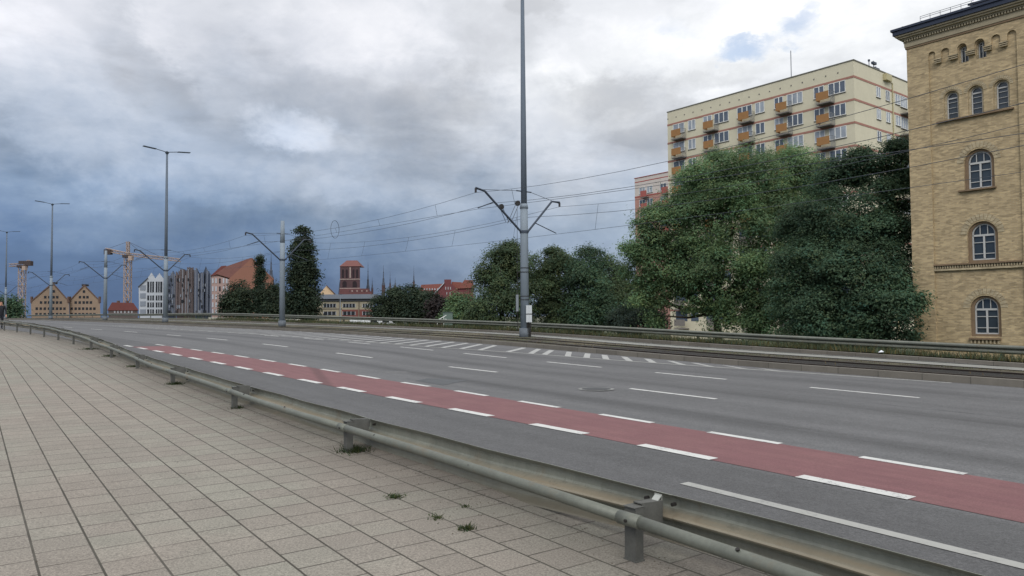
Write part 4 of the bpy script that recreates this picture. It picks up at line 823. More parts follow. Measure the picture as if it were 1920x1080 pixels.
# inner skin with the window openings
op = []; nich = []
for l, r, zb, zt, kd in wins:
    e = {'big': .16, 'mid': .10, 'top': .05}[kd]; op.append(arch(l-e, r+e, zb-(.12 if kd == 'big' else .0), zt+e*.7))
mb = MB(); mb.poly([(TL-.02, -3.45), (TR+.02, -3.45), (TR+.02, 14.0), (TL-.02, 14.0)], op, BO+nb*.12, AX)
for o_ in op: mb.wallloop(o_, .12, .24, BO, AX, nb)
mb.build('recessed_wall', BR, bb_)
for (l, r, zb, zt, kd), o_ in zip(wins, op):
    # stepped reveal
    a_in = arch(l, r, zb, zt); mb = MB(); mb.poly(o_, [a_in], BO+nb*.24, AX); mb.wallloop(a_in, .24, .42, BO, AX, nb)
    wn = mb.build('window', BRR if kd == 'big' else BRG, bb_)
    mb = MB(); mb.poly(arch(l-.02, r+.02, zb-.02, zt+.02), [], BO+nb*.40, AX); mb.build('pane', GL, wn)
    mb = MB(); fw = .065 if kd == 'big' else .05; a2 = arch(l+fw, r-fw, zb+fw, zt-fw); mb.poly(a_in, [a2], BO+nb*.33, AX); mb.wallloop(a2, .33, .38, BO, AX, nb)
    zsp_ = zt-(r-l)/2; cz = lambda a, b2, c1, c2, q=0: mb.box(BO+d_*((a+b2)/2)+np.array([0, 0, (c1+c2)/2])+nb*(.345+q), (b2-a, .03, c2-c1), (d_, nb, (0, 0, 1)))
    m_ = (l+r)/2
    if kd == 'big':
        cz(l+.01, r-.01, zsp_-.10, zsp_+.0); cz(m_-.045, m_+.045, zb+.03, zsp_-.103)
        for z0 in ((zb+zsp_-.1)/2-.30, (zb+zsp_-.1)/2+.27): cz(l+.02, m_-.05, z0, z0+.035, .004); cz(m_+.05, r-.02, z0, z0+.035, .004)
        for x0 in (l+(r-l)*.34, l+(r-l)*.66): cz(x0-.018, x0+.018, zsp_+.002, zt-.09, .004)
    elif kd == 'mid':
        cz(l+.01, r-.01, zsp_-.07, zsp_+.0)
        for q in (.27, .52, .77): z0 = zb+(zsp_-zb)*q; cz(l+.02, r-.02, z0, z0+.022, .004)
    else:
        cz(m_-.025, m_+.025, zb+.03, zt-.05); cz(l+.02, r-.02, zsp_-.02, zsp_+.02, .004)
    mb.build('frame', FRM, wn)
    # voussoir ring
    e = {'big': .30, 'mid': .17, 'top': .0}[kd]
    if e:
        rad = (r-l)/2+{'big': .17, 'mid': .11}[kd]; mb = MB()
        for q in range(15):
            t0 = math.pi*(q+.08)/15; t1 = math.pi*(q+.92)/15; P2 = lambda R_, t_: (m_+R_*math.cos(t_), zsp_+.02+R_*math.sin(t_))
            mb.prism([P2(rad, t0), P2(rad+e, t0), P2(rad+e, t1), P2(rad, t1)], BO, AX, nb, .098, .119)
        mb.build('arch_ring', BRG, wn)
mb = MB(); mb.box(BO+d_*3.2+np.array([0, 0, 10.06])+nb*.06, (3.55, .22, .08), (d_, nb, (0, 0, 1))); mb.build('sill', BRR, bb_); mb = MB(); mb.box(BO+d_*3.24+np.array([0, 0, 6.27])+nb*.06, (1.72, .24, .08), (d_, nb, (0, 0, 1))); mb.build('sill', BRR, bb_)
mb = MB(); mb.box(BO+d_*3.4+np.array([0, 0, -1.33])+nb*.05, (1.42, .24, .09), (d_, nb, (0, 0, 1))); mb.build('sill', BRR, bb_)
mb = MB(); mb.box(BO+d_*3.155+np.array([0, 0, 2.50])+nb*.02, (TR-TL-.004, .19, .08), (d_, nb, (0, 0, 1)))
for q in range(34): mb.box(BO+d_*(TL+.06+q*.121)+np.array([0, 0, 2.38])+nb*.05, (.062, .12, .14), (d_, nb, (0, 0, 1)), mi=1)
mb.box(BO+d_*3.155+np.array([0, 0, 2.24])+nb*.045, (TR-TL-.004, .13, .10), (d_, nb, (0, 0, 1)), mi=1)
mb.build('string_course', [BRR, BRG], bb_)
mb = MB()
for q in range(8): mb.box(BO+d_*(2.78+q*.175)+np.array([0, 0, -1.48])+nb*.06, (.07, .12, .19), (d_, nb, (0, 0, 1)))
mb.build('sill_brackets', BRG, bb_)
# other walls
DEP = 13.; TX = 20.
mb = MB(); mb.poly([(0, ZBm), (DEP, ZBm), (DEP, ZT), (0, ZT)], (), BO, (nb, (0, 0, 1))); mb.poly([(TE, ZBm), (TX, ZBm), (TX, ZT), (TE, ZT)], (), BO+nb*.25, AX)
mb.poly([(0, ZBm), (.25, ZBm), (.25, ZT), (0, ZT)], (), BO+d_*TE, (nb, (0, 0, 1))); mb.poly([(.25, ZBm), (DEP, ZBm), (DEP, ZT), (.25, ZT)], (), BO+d_*TX, (nb, (0, 0, 1))); mb.poly([(0, ZBm), (TX, ZBm), (TX, ZT), (0, ZT)], (), BO+nb*DEP, AX)
mb.build('side_wall', BRG, bb_)
# cornice stepping out, then gutter and roof
def band(mb, z0, z1, proj, mi=0, back=.0):
    c0 = BO+d_*((TX-proj)/2)+nb*((DEP)/2)+np.array([0, 0, (z0+z1)/2]); mb.box(c0, (TX+proj, DEP+2*proj, z1-z0), (d_, nb, (0, 0, 1)), mi)
mb = MB(); band(mb, 14.40, 14.50, .05, 1); band(mb, 14.50, 14.78, .08); band(mb, 14.90, 14.98, .20); band(mb, 14.98, 15.08, .32); band(mb, 15.08, 15.17, .42); band(mb, 14.78, 14.90, .085, 1)
for q in range(150): mb.box(BO+d_*(.0+q*.13)+np.array([0, 0, 14.84])-nb*.13, (.07, .10, .118), (d_, nb, (0, 0, 1)))
for q in range(90): mb.box(BO+nb*(.1+q*.13)+np.array([0, 0, 14.84])-d_*.13, (.10, .07, .118), (d_, nb, (0, 0, 1)))
mb.build('cornice', [M('cornice_stone', (150, 140, 118), .9, .2, 3), BRR], bb_)
MRF = M('roof_metal', (50, 56, 70), .45, .15, 1.2, metal=.4)
mb = MB(); band(mb, 15.172, 15.40, .50); band(mb, 15.402, 15.52, .58)
c0 = BO+d_*(TX/2-.3); hw = .50
rb = [(-hw, -hw), (TX+hw, -hw), (TX+hw, DEP+hw), (-hw, DEP+hw)]; rt = [(2.8, 3.), (TX-2.8, 3.), (TX-2.8, DEP-3.), (2.8, DEP-3.)]
vv = [BO+d_*a_+nb*b2+np.array([0, 0, 15.525]) for a_, b2 in rb]+[BO+d_*a_+nb*b2+np.array([0, 0, 16.35]) for a_, b2 in rt]
mb.add(vv, [(0, 1, 5, 4), (1, 2, 6, 5), (2, 3, 7, 6), (3, 0, 4, 7), (4, 5, 6, 7)])
for q in range(20): mb.tube([BO+d_*(q)+nb*-.48+np.array([0, 0, 15.55]), BO+d_*(q*.85+1.3)+nb*2.8+np.array([0, 0, 16.3])], .025, 4)
mb.build('roof', MRF, bb_)
mb = MB(); q0 = BO+d_*.9-nb*.35+np.array([0, 0, 15.86])
for h in (.0, -.1): mb.tube([q0+np.array([0, 0, h]), q0+d_*2.6+np.array([0, 0, h])], .012, 5)
for q in range(6): mb.tube([q0+d_*q*.5, q0+d_*q*.5-np.array([0, 0, .26])], .012, 5)
mb.build('snow_guard', MRF, bb_)
mb = MB(); mb.box(BO+d_*4.3+nb*.2+np.array([0, 0, 15.85]), (2.2, 1.1, .10), (d_, nb*.97+np.array([0, 0, .24]), np.array([0, 0, 1.])), 0); mb.build('skylight', MRF, bb_)
mb = MB(); mb.tube([BO+d_*4.4+nb*1.2+np.array([0, 0, 15.5]), BO+d_*4.4+nb*1.2+np.array([0, 0, 17.2])], .015, 5); mb.build('antenna', MARM, bb_)

# ------------------------------------------------------------------ cream apartment block
ta = math.radians(38.1); td = np.array([math.sin(ta), -math.cos(ta), 0]); tn = np.array([math.cos(ta), math.sin(ta), 0]); TO = np.array([42.232, 90., 0.]); ZZ = np.array([0, 0, 1.]); TAX = (td, ZZ)
CRM = M('cream_render', (192, 186, 164), .9, .10, .35, fine=2); BND = M('band_red', (150, 110, 98), .9, .1, 1); WFR = M('pvc_frame', (215, 216, 212), .5, .05, 2); GLB = glass('flat_glass', (.075, .095, .13), .5, .12)
CUR = glass('curtained_glass', (.26, .29, .33), .4, .3); ORG = M('orange_panel', (142, 104, 64), .7, .15, 2); BCN = M('balcony_concrete', (112, 108, 104), .9, .2, 2); RALB = M('railing_grey', (120, 124, 126), .5, .1, 3)
tw = root('apartment_block', TO+np.array([0, 0, GZ]), label='cream apartment block with red bands and orange balcony panels', cat='apartment block')
LW_ = 29.3; DW = 26.
mb = MB(); mb.prism([(-LW_, GZ-.3), (0, GZ-.3), (0, 31.15), (-LW_, 31.15)], TO, TAX, tn, 0, DW); mb.build('wall', CRM, tw)
mb = MB(); mb.box(TO-td*(LW_/2)+tn*(DW/2)+ZZ*31.2, (LW_+.16, DW+.16, .12), (td, tn, ZZ)); mb.build('roof_edge', M('flashing', (110, 108, 100), .6, .1, 2), tw)
FH = 2.85
for k in range(11):
    z1 = 29.27-FH*k; mb = MB(); mb.box(TO-td*(LW_/2)+tn*(DW/2)+ZZ*(z1-.13), (LW_+.07, DW+.07, .27), (td, tn, ZZ)); mb.build('band', BND, tw)
def pwin(o, dx, nin, l, r, zt, h, panes, parent, name='window', rnd=None, blind=0.):
    """window with glass set in, white frame bars"""
    mb = MB(); w_ = r-l; fw = .07
    mb.box(o+dx*((l+r)/2)+ZZ*(zt-h/2)-nin*.012, (w_, .03, h), (dx, nin, ZZ)); g = mb.build(name, GLB if blind < .5 else CUR, parent)
    mb = MB(); bx_ = lambda a, b2, z0, z1_, q=0: mb.box(o+dx*((a+b2)/2)+ZZ*((z0+z1_)/2)-nin*(.045+q), (b2-a, .04, z1_-z0), (dx, nin, ZZ))
    bx_(l, r, zt-fw, zt); bx_(l, r, zt-h, zt-h+fw)
    for q in range(panes+1):
        x0 = l+(w_-fw)*q/panes; bx_(x0, x0+fw*(1 if q in (0, panes) else 1.5), zt-h+fw+.002, zt-fw-.002, .003)
    mb.build('frame', WFR, g); mb = MB(); mb.box(o+dx*((l+r)/2)+ZZ*(zt-h-.05)-nin*.06, (w_+.1, .14, .04), (dx, nin, ZZ)); mb.build('sill', BCN, g)
    return g
colsets = [((-5.25, -3.85, 2), (-3.3, -1.06, 3), (-4.42, -2.5)), ((-10.93, -9.6, 2), (-9.05, -6.8, 3), (-10.1, -8.3)), ((-16.77, -14.35, 3), (-13.85, -12.43, 2), (-15.95, -14.0)), ((-22.6, -21.05, 2), (-20.65, -18.2, 3), (-21.85, -19.9)), ((-28.2, -26.05, 2), (-25.35, -24.0, 2), (-27.75, -25.75))]
rg = random.Random(9)
def tower_row(k, far=False, acc=None):
    zt = 28.98-FH*k
    for (wa, wb, bc) in colsets:
        for l, r, pn in (wa, wb): 
            if not far: pwin(TO, td, tn, l, r, zt, 1.48, pn, tw, blind=rg.random())
            else: acc[0].box(TO+td*((l+r)/2)+ZZ*(zt-.74)-tn*.012, (r-l, .03, 1.48), (td, tn, ZZ))
        l, r = bc
        if far:
            acc[1].box(TO+td*((l+r)/2)+ZZ*(zt-2.6)-tn*.5, (r-l, 1.0, .16), (td, tn, ZZ)); acc[1].box(TO+td*((l+r)/2)+ZZ*(zt-1.7)-tn*1.0, (r-l, .04, .95), (td, tn, ZZ)); continue
        bal = MB(); bal.box(TO+td*((l+r)/2)+ZZ*(zt-2.52)-tn*.53, (r-l, 1.05, .15), (td, tn, ZZ)); bo = bal.build('balcony', BCN, tw)
        # orange front panel, open dark railing on the right half return
        pn = MB(); pn.box(TO+td*((l+r)/2-.12)+ZZ*(zt-1.60)-tn*1.06, (r-l-.24, .04, 1.02), (td, tn, ZZ)); pn.box(TO+td*(l+.02)+ZZ*(zt-1.60)-tn*.55, (.04, .94, 1.02), (td, tn, ZZ)); pn.build('panel', ORG, bo)
        rl_ = MB(); rl_.tube([TO+td*(r-.24)+ZZ*(zt-1.1)-tn*1.05, TO+td*r+ZZ*(zt-1.1)-tn*1.05, TO+td*r+ZZ*(zt-1.1)-tn*.05], .025, 5)
        for q in range(9): rl_.tube([TO+td*(r-.001)+ZZ*(zt-1.1)-tn*(.05+q*.125), TO+td*r+ZZ*(zt-2.45)-tn*(.05+q*.125)], .014, 4)
        for q in (l+.02, r): rl_.tube([TO+td*q+ZZ*(zt-2.45)-tn*1.05, TO+td*q+ZZ*(zt-1.05)-tn*1.05], .022, 4)
        rl_.build('railing', RALB, bo)
for k in range(6): tower_row(k)
acc = [MB(), MB()]
for k in range(6, 11): tower_row(k, True, acc)
tag(acc[0].build('windows', GLB, tw), kind='stuff'); tag(acc[1].build('balconies', BCN, tw), kind='stuff')
TC = TO      # side face
for k in range(6):
    zt = 28.95-FH*k
    pwin(TC, tn, -td, 5.6, 6.7, zt, 1.35, 2, tw, blind=rg.random()); pwin(TC, tn, -td, 8.15, 9.25, zt, 1.35, 2, tw, blind=rg.random())
    pwin(TC, tn, -td, 10.8, 12.1, zt, 1.35, 2, tw, blind=1); pwin(TC, tn, -td, 12.3, 14.2, zt, 1.5, 3, tw, blind=1)
    bal = MB(); bal.box(TO+tn*13.4+td*.53+ZZ*(zt-2.5), (2.4, 1.05, .15), (tn, td, ZZ)); bo = bal.build('balcony', BCN, tw)
    pn = MB(); pn.box(TO+tn*13.4+td*1.06+ZZ*(zt-1.6), (2.4, .04, 1.0), (tn, td, ZZ)); pn.build('panel', RALB, bo)
mb = MB(); mb.tube([TO+tn*10+td*.1+ZZ*GZ, TO+tn*10+td*.1+ZZ*30.1, TO+tn*8.4+td*.1+ZZ*30.3], .08, 6); mb.box(TO+tn*8.3+td*.25+ZZ*30.5, (1.5, .5, .8), (tn, td, ZZ)); mb.build('downpipe', M('pipe_cream', (170, 162, 128), .7, .1, 2), tw)
mb = MB()
for q in range(18): mb.box(TO-td*(2+q*1.6)+ZZ*30.1-tn*.02, (.16, .05, .16), (td, tn, ZZ))
mb.build('vents', BCN, tw)
mb = MB(); mb.tube([TO-td*8.6+tn*.4+ZZ*31.2, TO-td*8.6+tn*.4+ZZ*34.9], .05, 5); mb.build('antenna', MARM, tw)
mb = MB()
for o_, h in ((5.0, 1.1), (6.2, 1.3), (6.8, .7)): mb.tube([TO+tn*o_-td*.5+ZZ*31.2, TO+tn*o_-td*.5+ZZ*(31.2+h)], .05, 5)
mb.box(TO+tn*6.3-td*.5+ZZ*32.2, (.9, .3, .3), (tn, td, ZZ)); mb.box(TO+tn*6.5-td*.5+ZZ*31.45, (1.4, .6, .3), (tn, td, ZZ)); mb.box(TO+tn*5.0-td*.5+ZZ*32.3, (.2, .2, .25), (tn, td, ZZ)); mb.build('roof_aerials', MARM, tw)

# ------------------------------------------------------------------ pink apartment block behind it
PO = np.array([27.70, 165., 0.]); PKW = M('pink_render', (166, 126, 116), .9, .08, .4); PGW = M('grey_pink_render', (186, 178, 172), .9, .06, .4); ROX = M('pink_balcony', (150, 84, 78), .8, .1, 1)
pk = root('apartment_block', PO+np.array([0, 0, GZ]), label='distant pink and grey apartment block behind the cream one', cat='apartment block')
mb = MB(); mb.prism([(0, GZ-.3), (45, GZ-.3), (45, 26.3), (0, 26.3)], PO, TAX, tn, 0, 14); mb.build('wall', PKW, pk)
mb = MB(); mb.prism([(0, 26.302), (45, 26.302), (45, 30.5), (0, 30.5)], PO, TAX, tn, 0, 14); mb.build('upper_wall', PGW, pk)
mb = MB(); mb.box(PO+td*22.5+tn*7+ZZ*30.57, (45.2, 14.2, .14), (td, tn, ZZ)); mb.box(PO+td*22.5+tn*7+ZZ*26.3, (45.06, 14.06, .3), (td, tn, ZZ)); mb.box(PO+td*22.5+tn*7+ZZ*29.6, (45.04, 14.04, .2), (td, tn, ZZ)); mb.build('band', ROX, pk)
for k in range(5):
    zt = 28.3-2.8*k
    for c0 in (0, 6):
        for l, r in ((1.35+c0, 3.1+c0), (3.6+c0, 5.2+c0)):
            pwin(PO, td, tn, l, r, zt, 1.5, 2, pk, blind=rg.random())
        bal = MB(); bal.box(PO+td*(3.4+c0)+ZZ*(zt-2.5)-tn*.5, (1.7, 1.0, .15), (td, tn, ZZ)); bo = bal.build('balcony', BCN, pk)
        bal = MB(); bal.box(PO+td*(3.4+c0)+ZZ*(zt-1.7)-tn*1.0, (1.7, .05, 1.3), (td, tn, ZZ)); bal.build('panel', ROX, bo)

# ------------------------------------------------------------------ far townscape, each at its own distance
EX = np.array([1., 0, 0]); NY = np.array([0, 1., 0]); BAX = (EX, ZZ)
def loc(px, py, Yd): p = W(px, py, Yd); return (p[0], p[2])
def house(name, pts, Yd, depth, mat, label, cat, wname='wall', extra=None):
    """pts: outline in photo pixels; wall goes down to the ground"""
    q = [loc(x, y, Yd) for x, y in pts]; q = [(x, max(z, GZ-.3)) for x, z in q]
    cx_ = sum(p[0] for p in q)/len(q); global NY; NY = np.array([cx_, Yd, 0])/math.hypot(cx_, Yd); r = root(name, (cx_, Yd, GZ), label=label, cat=cat)
    MB().prism(q, (0, Yd, 0), BAX, NY, 0, depth).build(wname, mat, r); return r
def rectpart(r, name, x0, y0, x1, y1, Yd, out, th, mat, parent=None):
    (a, b2), (c0, e) = loc(x0, y0, Yd), loc(x1, y1, Yd); mb = MB(); mb.box(((a+c0)/2, Yd-out+th/2, (b2+e)/2), (abs(c0-a), th, abs(b2-e))); return mb.build(name, mat, parent or r)
DKW = glass('dark_window', (.02, .022, .025), .3, .2)
GBR = M('granary_brick', (132, 114, 98), .95, .12, .3, fine=2); GRF = M('granary_roof', (92, 74, 66), .9, .2, .4)
GND = 700
def granary(x0, x1, xp, yp, rows, Yd, label):
    pts = [(x0, GND), (x1, GND), (x1, 566), (xp+3, yp+5), (xp+3, yp), (xp-3, yp), (xp-3, yp+5), (x0, 566)]
    g = house('granary', pts, Yd, 45, GBR, label, 'granary')
    q = [loc(x, y, Yd) for x, y in ((x1+1, 567), (xp, yp+1), (x0-1, 567))]; rf_ = MB()
    a, t_, c = q
    for p0, p1 in ((a, t_), (t_, c)): rf_.prism([p0, p1, (p1[0], p1[1]+.8), (p0[0], p0[1]+.8)], (0, Yd, 0), BAX, NY, -.4, 46)
    rf_.build('roof', GRF, g); rectpart(g, 'chimney', xp-4.5, yp-2, xp+3, yp+1.5, Yd, .2, 3, M('cap_dark', (50, 46, 46), .9, .1, 1))
    for xe in (x0+1, x1-1): rectpart(g, 'pinnacle', xe-1.2, 556, xe+1.2, 568, Yd, .4, 1.2, GRF)
    for yr, xs_ in rows:
        for xw in xs_: rectpart(g, 'window', xw-2.2, yr-2.2, xw+2.2, yr+2.6, Yd, .06, .1, DKW)
    return g
granary(58, 129, 99, 531, [(589, [68.5, 76, 84, 92, 99.5, 107, 114, 121]), (578.5, [69, 76.5, 84, 92, 99.5, 107, 114, 121]), (567, [77, 85, 92, 100, 107, 114]), (557, [85, 92.5, 100.5, 107.5]), (546, [101])], 400, 'left one of the twin brick granaries with stepped rows of small windows')
granary(129.5, 187.5, 158, 535, [(589, [134.5, 142, 149, 156, 163, 170, 177]), (578.5, [134.5, 142, 149, 156, 163, 170, 177]), (567, [142, 149.5, 157, 163.5, 170.5]), (557, [150, 157.5, 164]), (546.5, [157.5])], 402, 'right one of the twin brick granaries, directly beside the thin tram pole')
# red roofed low house
h = house('low_house', [(203, GND), (258, GND), (258, 581), (203, 581)], 330, 12, M('dim_wall', (84, 74, 72), .9, .2, .4), 'low dark house with a red hipped roof beneath the tower crane', 'house')
q = [loc(x, y, 330) for x, y in ((201, 582), (260, 582), (250, 568), (210, 567))]; MB().prism(q, (0, 330, 0), BAX, NY, -.5, 13).build('roof', M('red_tiles', (100, 58, 54), .9, .15, .5), h)
for x in (214, 220, 226, 233, 240, 246): rectpart(h, 'window', x, 583, x+2.6, 587, 330, .1, .15, M('pale_win', (150, 152, 155), .6, .1, 1))
for x in (212, 229): rectpart(h, 'chimney', x, 563.5, x+3, 568, 330, -3, 1.5, GRF)
# white gabled house
WHT = M('white_render', (164, 168, 174), .8, .06, .4); WGY = M('grey_panel', (118, 124, 134), .8, .1, .5)
h = house('modern_house', [(260, GND), (307, GND), (307, 523), (299, 512), (291.5, 522), (284, 511), (277, 521), (260, 537)], 270, 14, WHT, 'white modern house with twin pointed gables left of the tall street light', 'house')
for y in (535, 550, 565, 580): rectpart(h, 'window', 263, y, 273, y+9, 270, .15, .2, WGY)
for x0, x1 in ((276.5, 279.5), (282, 284), (286, 288.5), (292.5, 295), (297, 299), (301, 304)):
    for y0, y1 in ((528, 548), (554, 563), (567, 576), (580, 589)): rectpart(h, 'window', x0, y0 if x0 > 276 else y0+4, x1, y1, 270, .15, .2, DKW)
q = [loc(x, y, 270) for x, y in ((259, 538.5), (277, 522), (277, 520.5), (259, 537))]; MB().prism(q, (0, 270, 0), BAX, NY, -.5, 14.5).build('roof', M('slate', (64, 70, 80), .8, .1, 1), h)
# slatted granary style houses
SLT = M('slate_cladding', (84, 92, 108), .8, .12, .6); BRN = M('brown_cladding', (94, 84, 84), .8, .15, .6); PAL = M('pale_cladding', (116, 119, 126), .8, .1, .6)
def slat_house(pts, Yd, base, finmats, xs_, label, tops, seed, ybot=591):
    h = house('modern_house', pts, Yd, 14, base, label, 'house'); rg = random.Random(seed)
    xs_ = [x+rg.uniform(-.5, .5)+q for x in xs_ for q in (0, 1.25)]
    for i, x in enumerate(xs_):
        yt = float(np.interp(x, *zip(*tops)))+rg.uniform(-2.5, 3); rectpart(h, 'fin', x, yt, x+rg.uniform(.35, .95), ybot, Yd, rg.uniform(.4, 1.), .4, finmats[i % len(finmats)])
    for i in range(20):
        x = rg.uniform(xs_[0], xs_[-1]-2); y = rg.choice((522, 532, 542, 552, 562, 572, 582)); rectpart(h, 'window', x, y, x+rg.uniform(1.4, 2.2), y+rg.uniform(4, 7), Yd, 1.02+.01*i, .1, DKW if i % 3 else WGY)
    return h
DSL = M('dark_slate', (56, 62, 74), .8, .12, .6)
slat_house([(314, GND), (330, GND), (330, 519), (324.5, 507), (320, 519), (314, 516)], 262, DSL, [SLT, PAL, SLT], [314.5, 316.5, 319, 321.5, 325.5, 328], 'narrow dark slate house with a pointed gable right of the tall street light', [(314, 516), (320, 518), (324, 508), (330, 519)], 1)
slat_house([(330.5, GND), (366, GND), (366, 511), (361, 502), (352, 502), (352, 515), (347, 505), (338, 505), (338, 514), (330.5, 516)], 258, M('brown_dark', (78, 68, 68), .8, .1, .6), [BRN, BRN, PAL, BRN], [330.6, 333, 336, 338.5, 341, 343.5, 346, 349, 352, 354.5, 357, 359.5, 362, 364.5], 'brown slatted house with chimney like fins, in the middle of the modern row', [(330, 514), (338, 505), (346, 505), (349, 514), (352, 502), (361, 502), (366, 511)], 2)
slat_house([(366.5, GND), (396, GND), (396, 514), (391, 511), (386, 499), (381, 512), (374, 512), (369, 502), (366.5, 511)], 254, DSL, [SLT, PAL, SLT, SLT], [367, 370, 373, 376, 379, 381.5, 388, 391, 394], 'dark slate house with two pointed gables beside the brick gable', [(366, 511), (369, 503), (374, 512), (381, 512), (386, 500), (396, 514)], 3)
rd = house('brick_house', [(396.5, GND), (430, GND), (430, 512), (403, 514), (396.5, 516)], 240, 10, M('white_red_wall', (150, 128, 122), .9, .15, .5), 'red and white house with tall windows left of the orange brick gable', 'house')
for x in (398, 404, 411, 418, 424):
    for y in (522, 537, 552, 567, 580): rectpart(rd, 'window', x, y, x+2.6, y+9, 240, .12, .2, DKW if x % 2 else WHT)
q = [loc(x, y, 240) for x, y in ((395, 517), (431, 513), (424, 498), (415, 499))]; MB().prism(q, (0, 240, 0), BAX, NY, -.5, 11).build('roof', M('red_tiles', (100, 58, 54), .9, .15, .5), rd)
ORB = M('orange_brick', (128, 90, 76), .9, .08, .5, fine=4); RTL = M('roof_tiles', (112, 78, 72), .9, .15, .6)
ob = house('brick_house', [(430, GND), (512, GND), (512, 523), (472, 484), (430, 522)], 215, 12, ORB, 'tall orange brick gable wall behind the dark trees', 'house')
q = [loc(x, y, 215) for x, y in ((431, 521), (404, 513), (424, 499), (470, 483), (472, 484.5))]; MB().prism(q, (0, 215, 0), BAX, NY, 1, 12).build('roof', RTL, ob)
for x, y in ((432, 493), (438, 491), (452, 490)): rectpart(ob, 'chimney', x, y, x+5, y+7, 215, -3, 1.5, GRF)
q = [loc(x, y, 215) for x, y in ((514, 524), (472, 483), (472, 484.6), (512, 524.5))]; MB().prism(q, (0, 215, 0), BAX, NY, -.4, 12.4).build('gable_coping', M('coping', (120, 84, 70), .9, .1, 1), ob)
# low beige building
BEI = M('beige_wall', (142, 134, 116), .9, .1, .5)
lb_ = house('low_building', [(585, GND), (700, GND), (700, 563), (585, 563)], 150, 14, BEI, 'long low beige building with grey flat roof left of the broad dark tree', 'building')
rectpart(lb_, 'eaves', 584, 560, 702, 564.5, 150, .25, 14.4, M('eaves_dark', (52, 54, 60), .8, .1, 1)); rectpart(lb_, 'roof', 583, 552.5, 703, 559.9, 150, .6, 15, M('roof_grey', (104, 110, 120), .7, .1, .5))
for x0, x1 in ((607, 630), (643, 666), (680, 698)):
    wn = rectpart(lb_, 'window', x0, 569.5, x1, 576.5, 150, .06, .1, DKW)
    for k in range(5): rectpart(lb_, 'frame', x0+(x1-x0)*k/4-.4, 569.5, x0+(x1-x0)*k/4+.4, 576.5, 150, .1, .05, WHT, wn)
    wn = rectpart(lb_, 'window', x0, 584, x1, 591, 150, .06, .1, DKW)
    for k in range(4): rectpart(lb_, 'frame', x0+(x1-x0)*k/3-.4, 584, x0+(x1-x0)*k/3+.4, 591, 150, .1, .05, WHT, wn)
rectpart(lb_, 'lower_cladding', 641, 580.5, 700, 597, 150, .04, .06, M('rust_panel', (104, 62, 56), .8, .15, 1)); rectpart(lb_, 'string_course', 585, 578.5, 641, 580, 150, .1, .15, M('string_dim', (104, 96, 84), .9, .1, 1))
for x in (636, 672): rectpart(lb_, 'pilaster', x, 564.6, x+2, 597, 150, .15, .2, M('string_dim', (104, 96, 84), .9, .1, 1))
# cream gable
cg = house('gabled_house', [(596, GND), (628, GND), (628, 553), (612, 536), (598, 552)], 190, 12, M('cream_gable', (190, 164, 134), .9, .05, .5), 'small cream gable peeping over the low beige building', 'house')
q = [loc(x, y, 190) for x, y in ((630, 554), (612, 536), (612, 534.3), (631, 553))]; MB().prism(q, (0, 190, 0), BAX, NY, -.4, 12.4).build('roof', GRF, cg)
# church tower with hipped red roof
CHB = M('church_brick', (76, 58, 60), .95, .2, .25, fine=1.2); CHR = M('church_roof', (106, 70, 66), .9, .12, .3); CHW = M('church_band', (160, 146, 138), .9, .1, .5)
YC = 620
ch = house('church_tower', [(637.5, GND), (675, GND), (675, 499.5), (637.5, 499.5)], YC, 17, CHB, 'massive dark brick church tower with a red hipped roof', 'church tower')
(ax0, az0), (ax1, az1) = loc(636.5, 499.5, YC), loc(676, 487, YC); tx0, tx1 = loc(646.5, 487, YC)[0], loc(666, 487, YC)[0]
mb = MB(); mb.add([(ax0, YC-.6, az0), (ax1, YC-.6, az0), (ax1, YC+17.6, az0), (ax0, YC+17.6, az0), (tx0, YC+7, az1), (tx1, YC+7, az1), (tx1, YC+10, az1), (tx0, YC+10, az1)], [(0, 1, 5, 4), (1, 2, 6, 5), (2, 3, 7, 6), (3, 0, 4, 7), (4, 5, 6, 7), (0, 3, 2, 1)]); mb.build('roof', CHR, ch)
for y in (523.5, 540.5): rectpart(ch, 'band', 637, y-.4, 675.5, y+.4, YC, .3, .5, CHW)
for x0, x1, y0, y1 in ((641, 645, 505, 521), (648, 652, 505, 521), (655.5, 657.5, 500.5, 521), (660.5, 664.5, 505, 521), (667.5, 671.5, 505, 521), (642, 650, 527, 539), (661, 669, 527, 539)):
    (a, zb), (c0, zt_) = loc(x0, y1, YC), loc(x1, y0, YC); mb = MB(); mb.prism(arch(a, c0, zb, zt_), (0, YC, 0), BAX, NY, -.15, .0); mb.build('window', M('church_opening', (38, 30, 34), .9, .1, 1) if x0 != 655.5 else CHW, ch)
mb = MB(); mb.add([(loc(632.5, 552, YC)[0], YC+3, loc(634, 552, YC)[1]), (loc(636.5, 552, YC)[0], YC+3, loc(634, 552, YC)[1]), (loc(636.5, 552, YC)[0], YC+6, loc(634, 552, YC)[1]), (loc(632.5, 552, YC)[0], YC+6, loc(634, 552, YC)[1]), (loc(634.5, 525, YC)[0], YC+4.5, loc(634.5, 525, YC)[1])], [(0, 1, 4), (1, 2, 4), (2, 3, 4), (3, 0, 4), (0, 3, 2, 1)]); mb.build('turret', M('spire_dark', (66, 72, 84), .8, .1, .5), ch)
cn = house('church_nave', [(632, GND), (700, GND), (697, 548), (690, 541), (637, 541)], 600, 30, M('nave_roof', (94, 62, 62), .9, .2, .25), 'dark red church roofs below the brick tower', 'church')
for i in range(9): rectpart(cn, 'dormer', 655+i*4.6, 544, 656.5+i*4.6, 547, 600, .3, .4, CHW if i % 2 else CHB)
SPD = M('spire_dark', (66, 72, 84), .8, .1, .5)
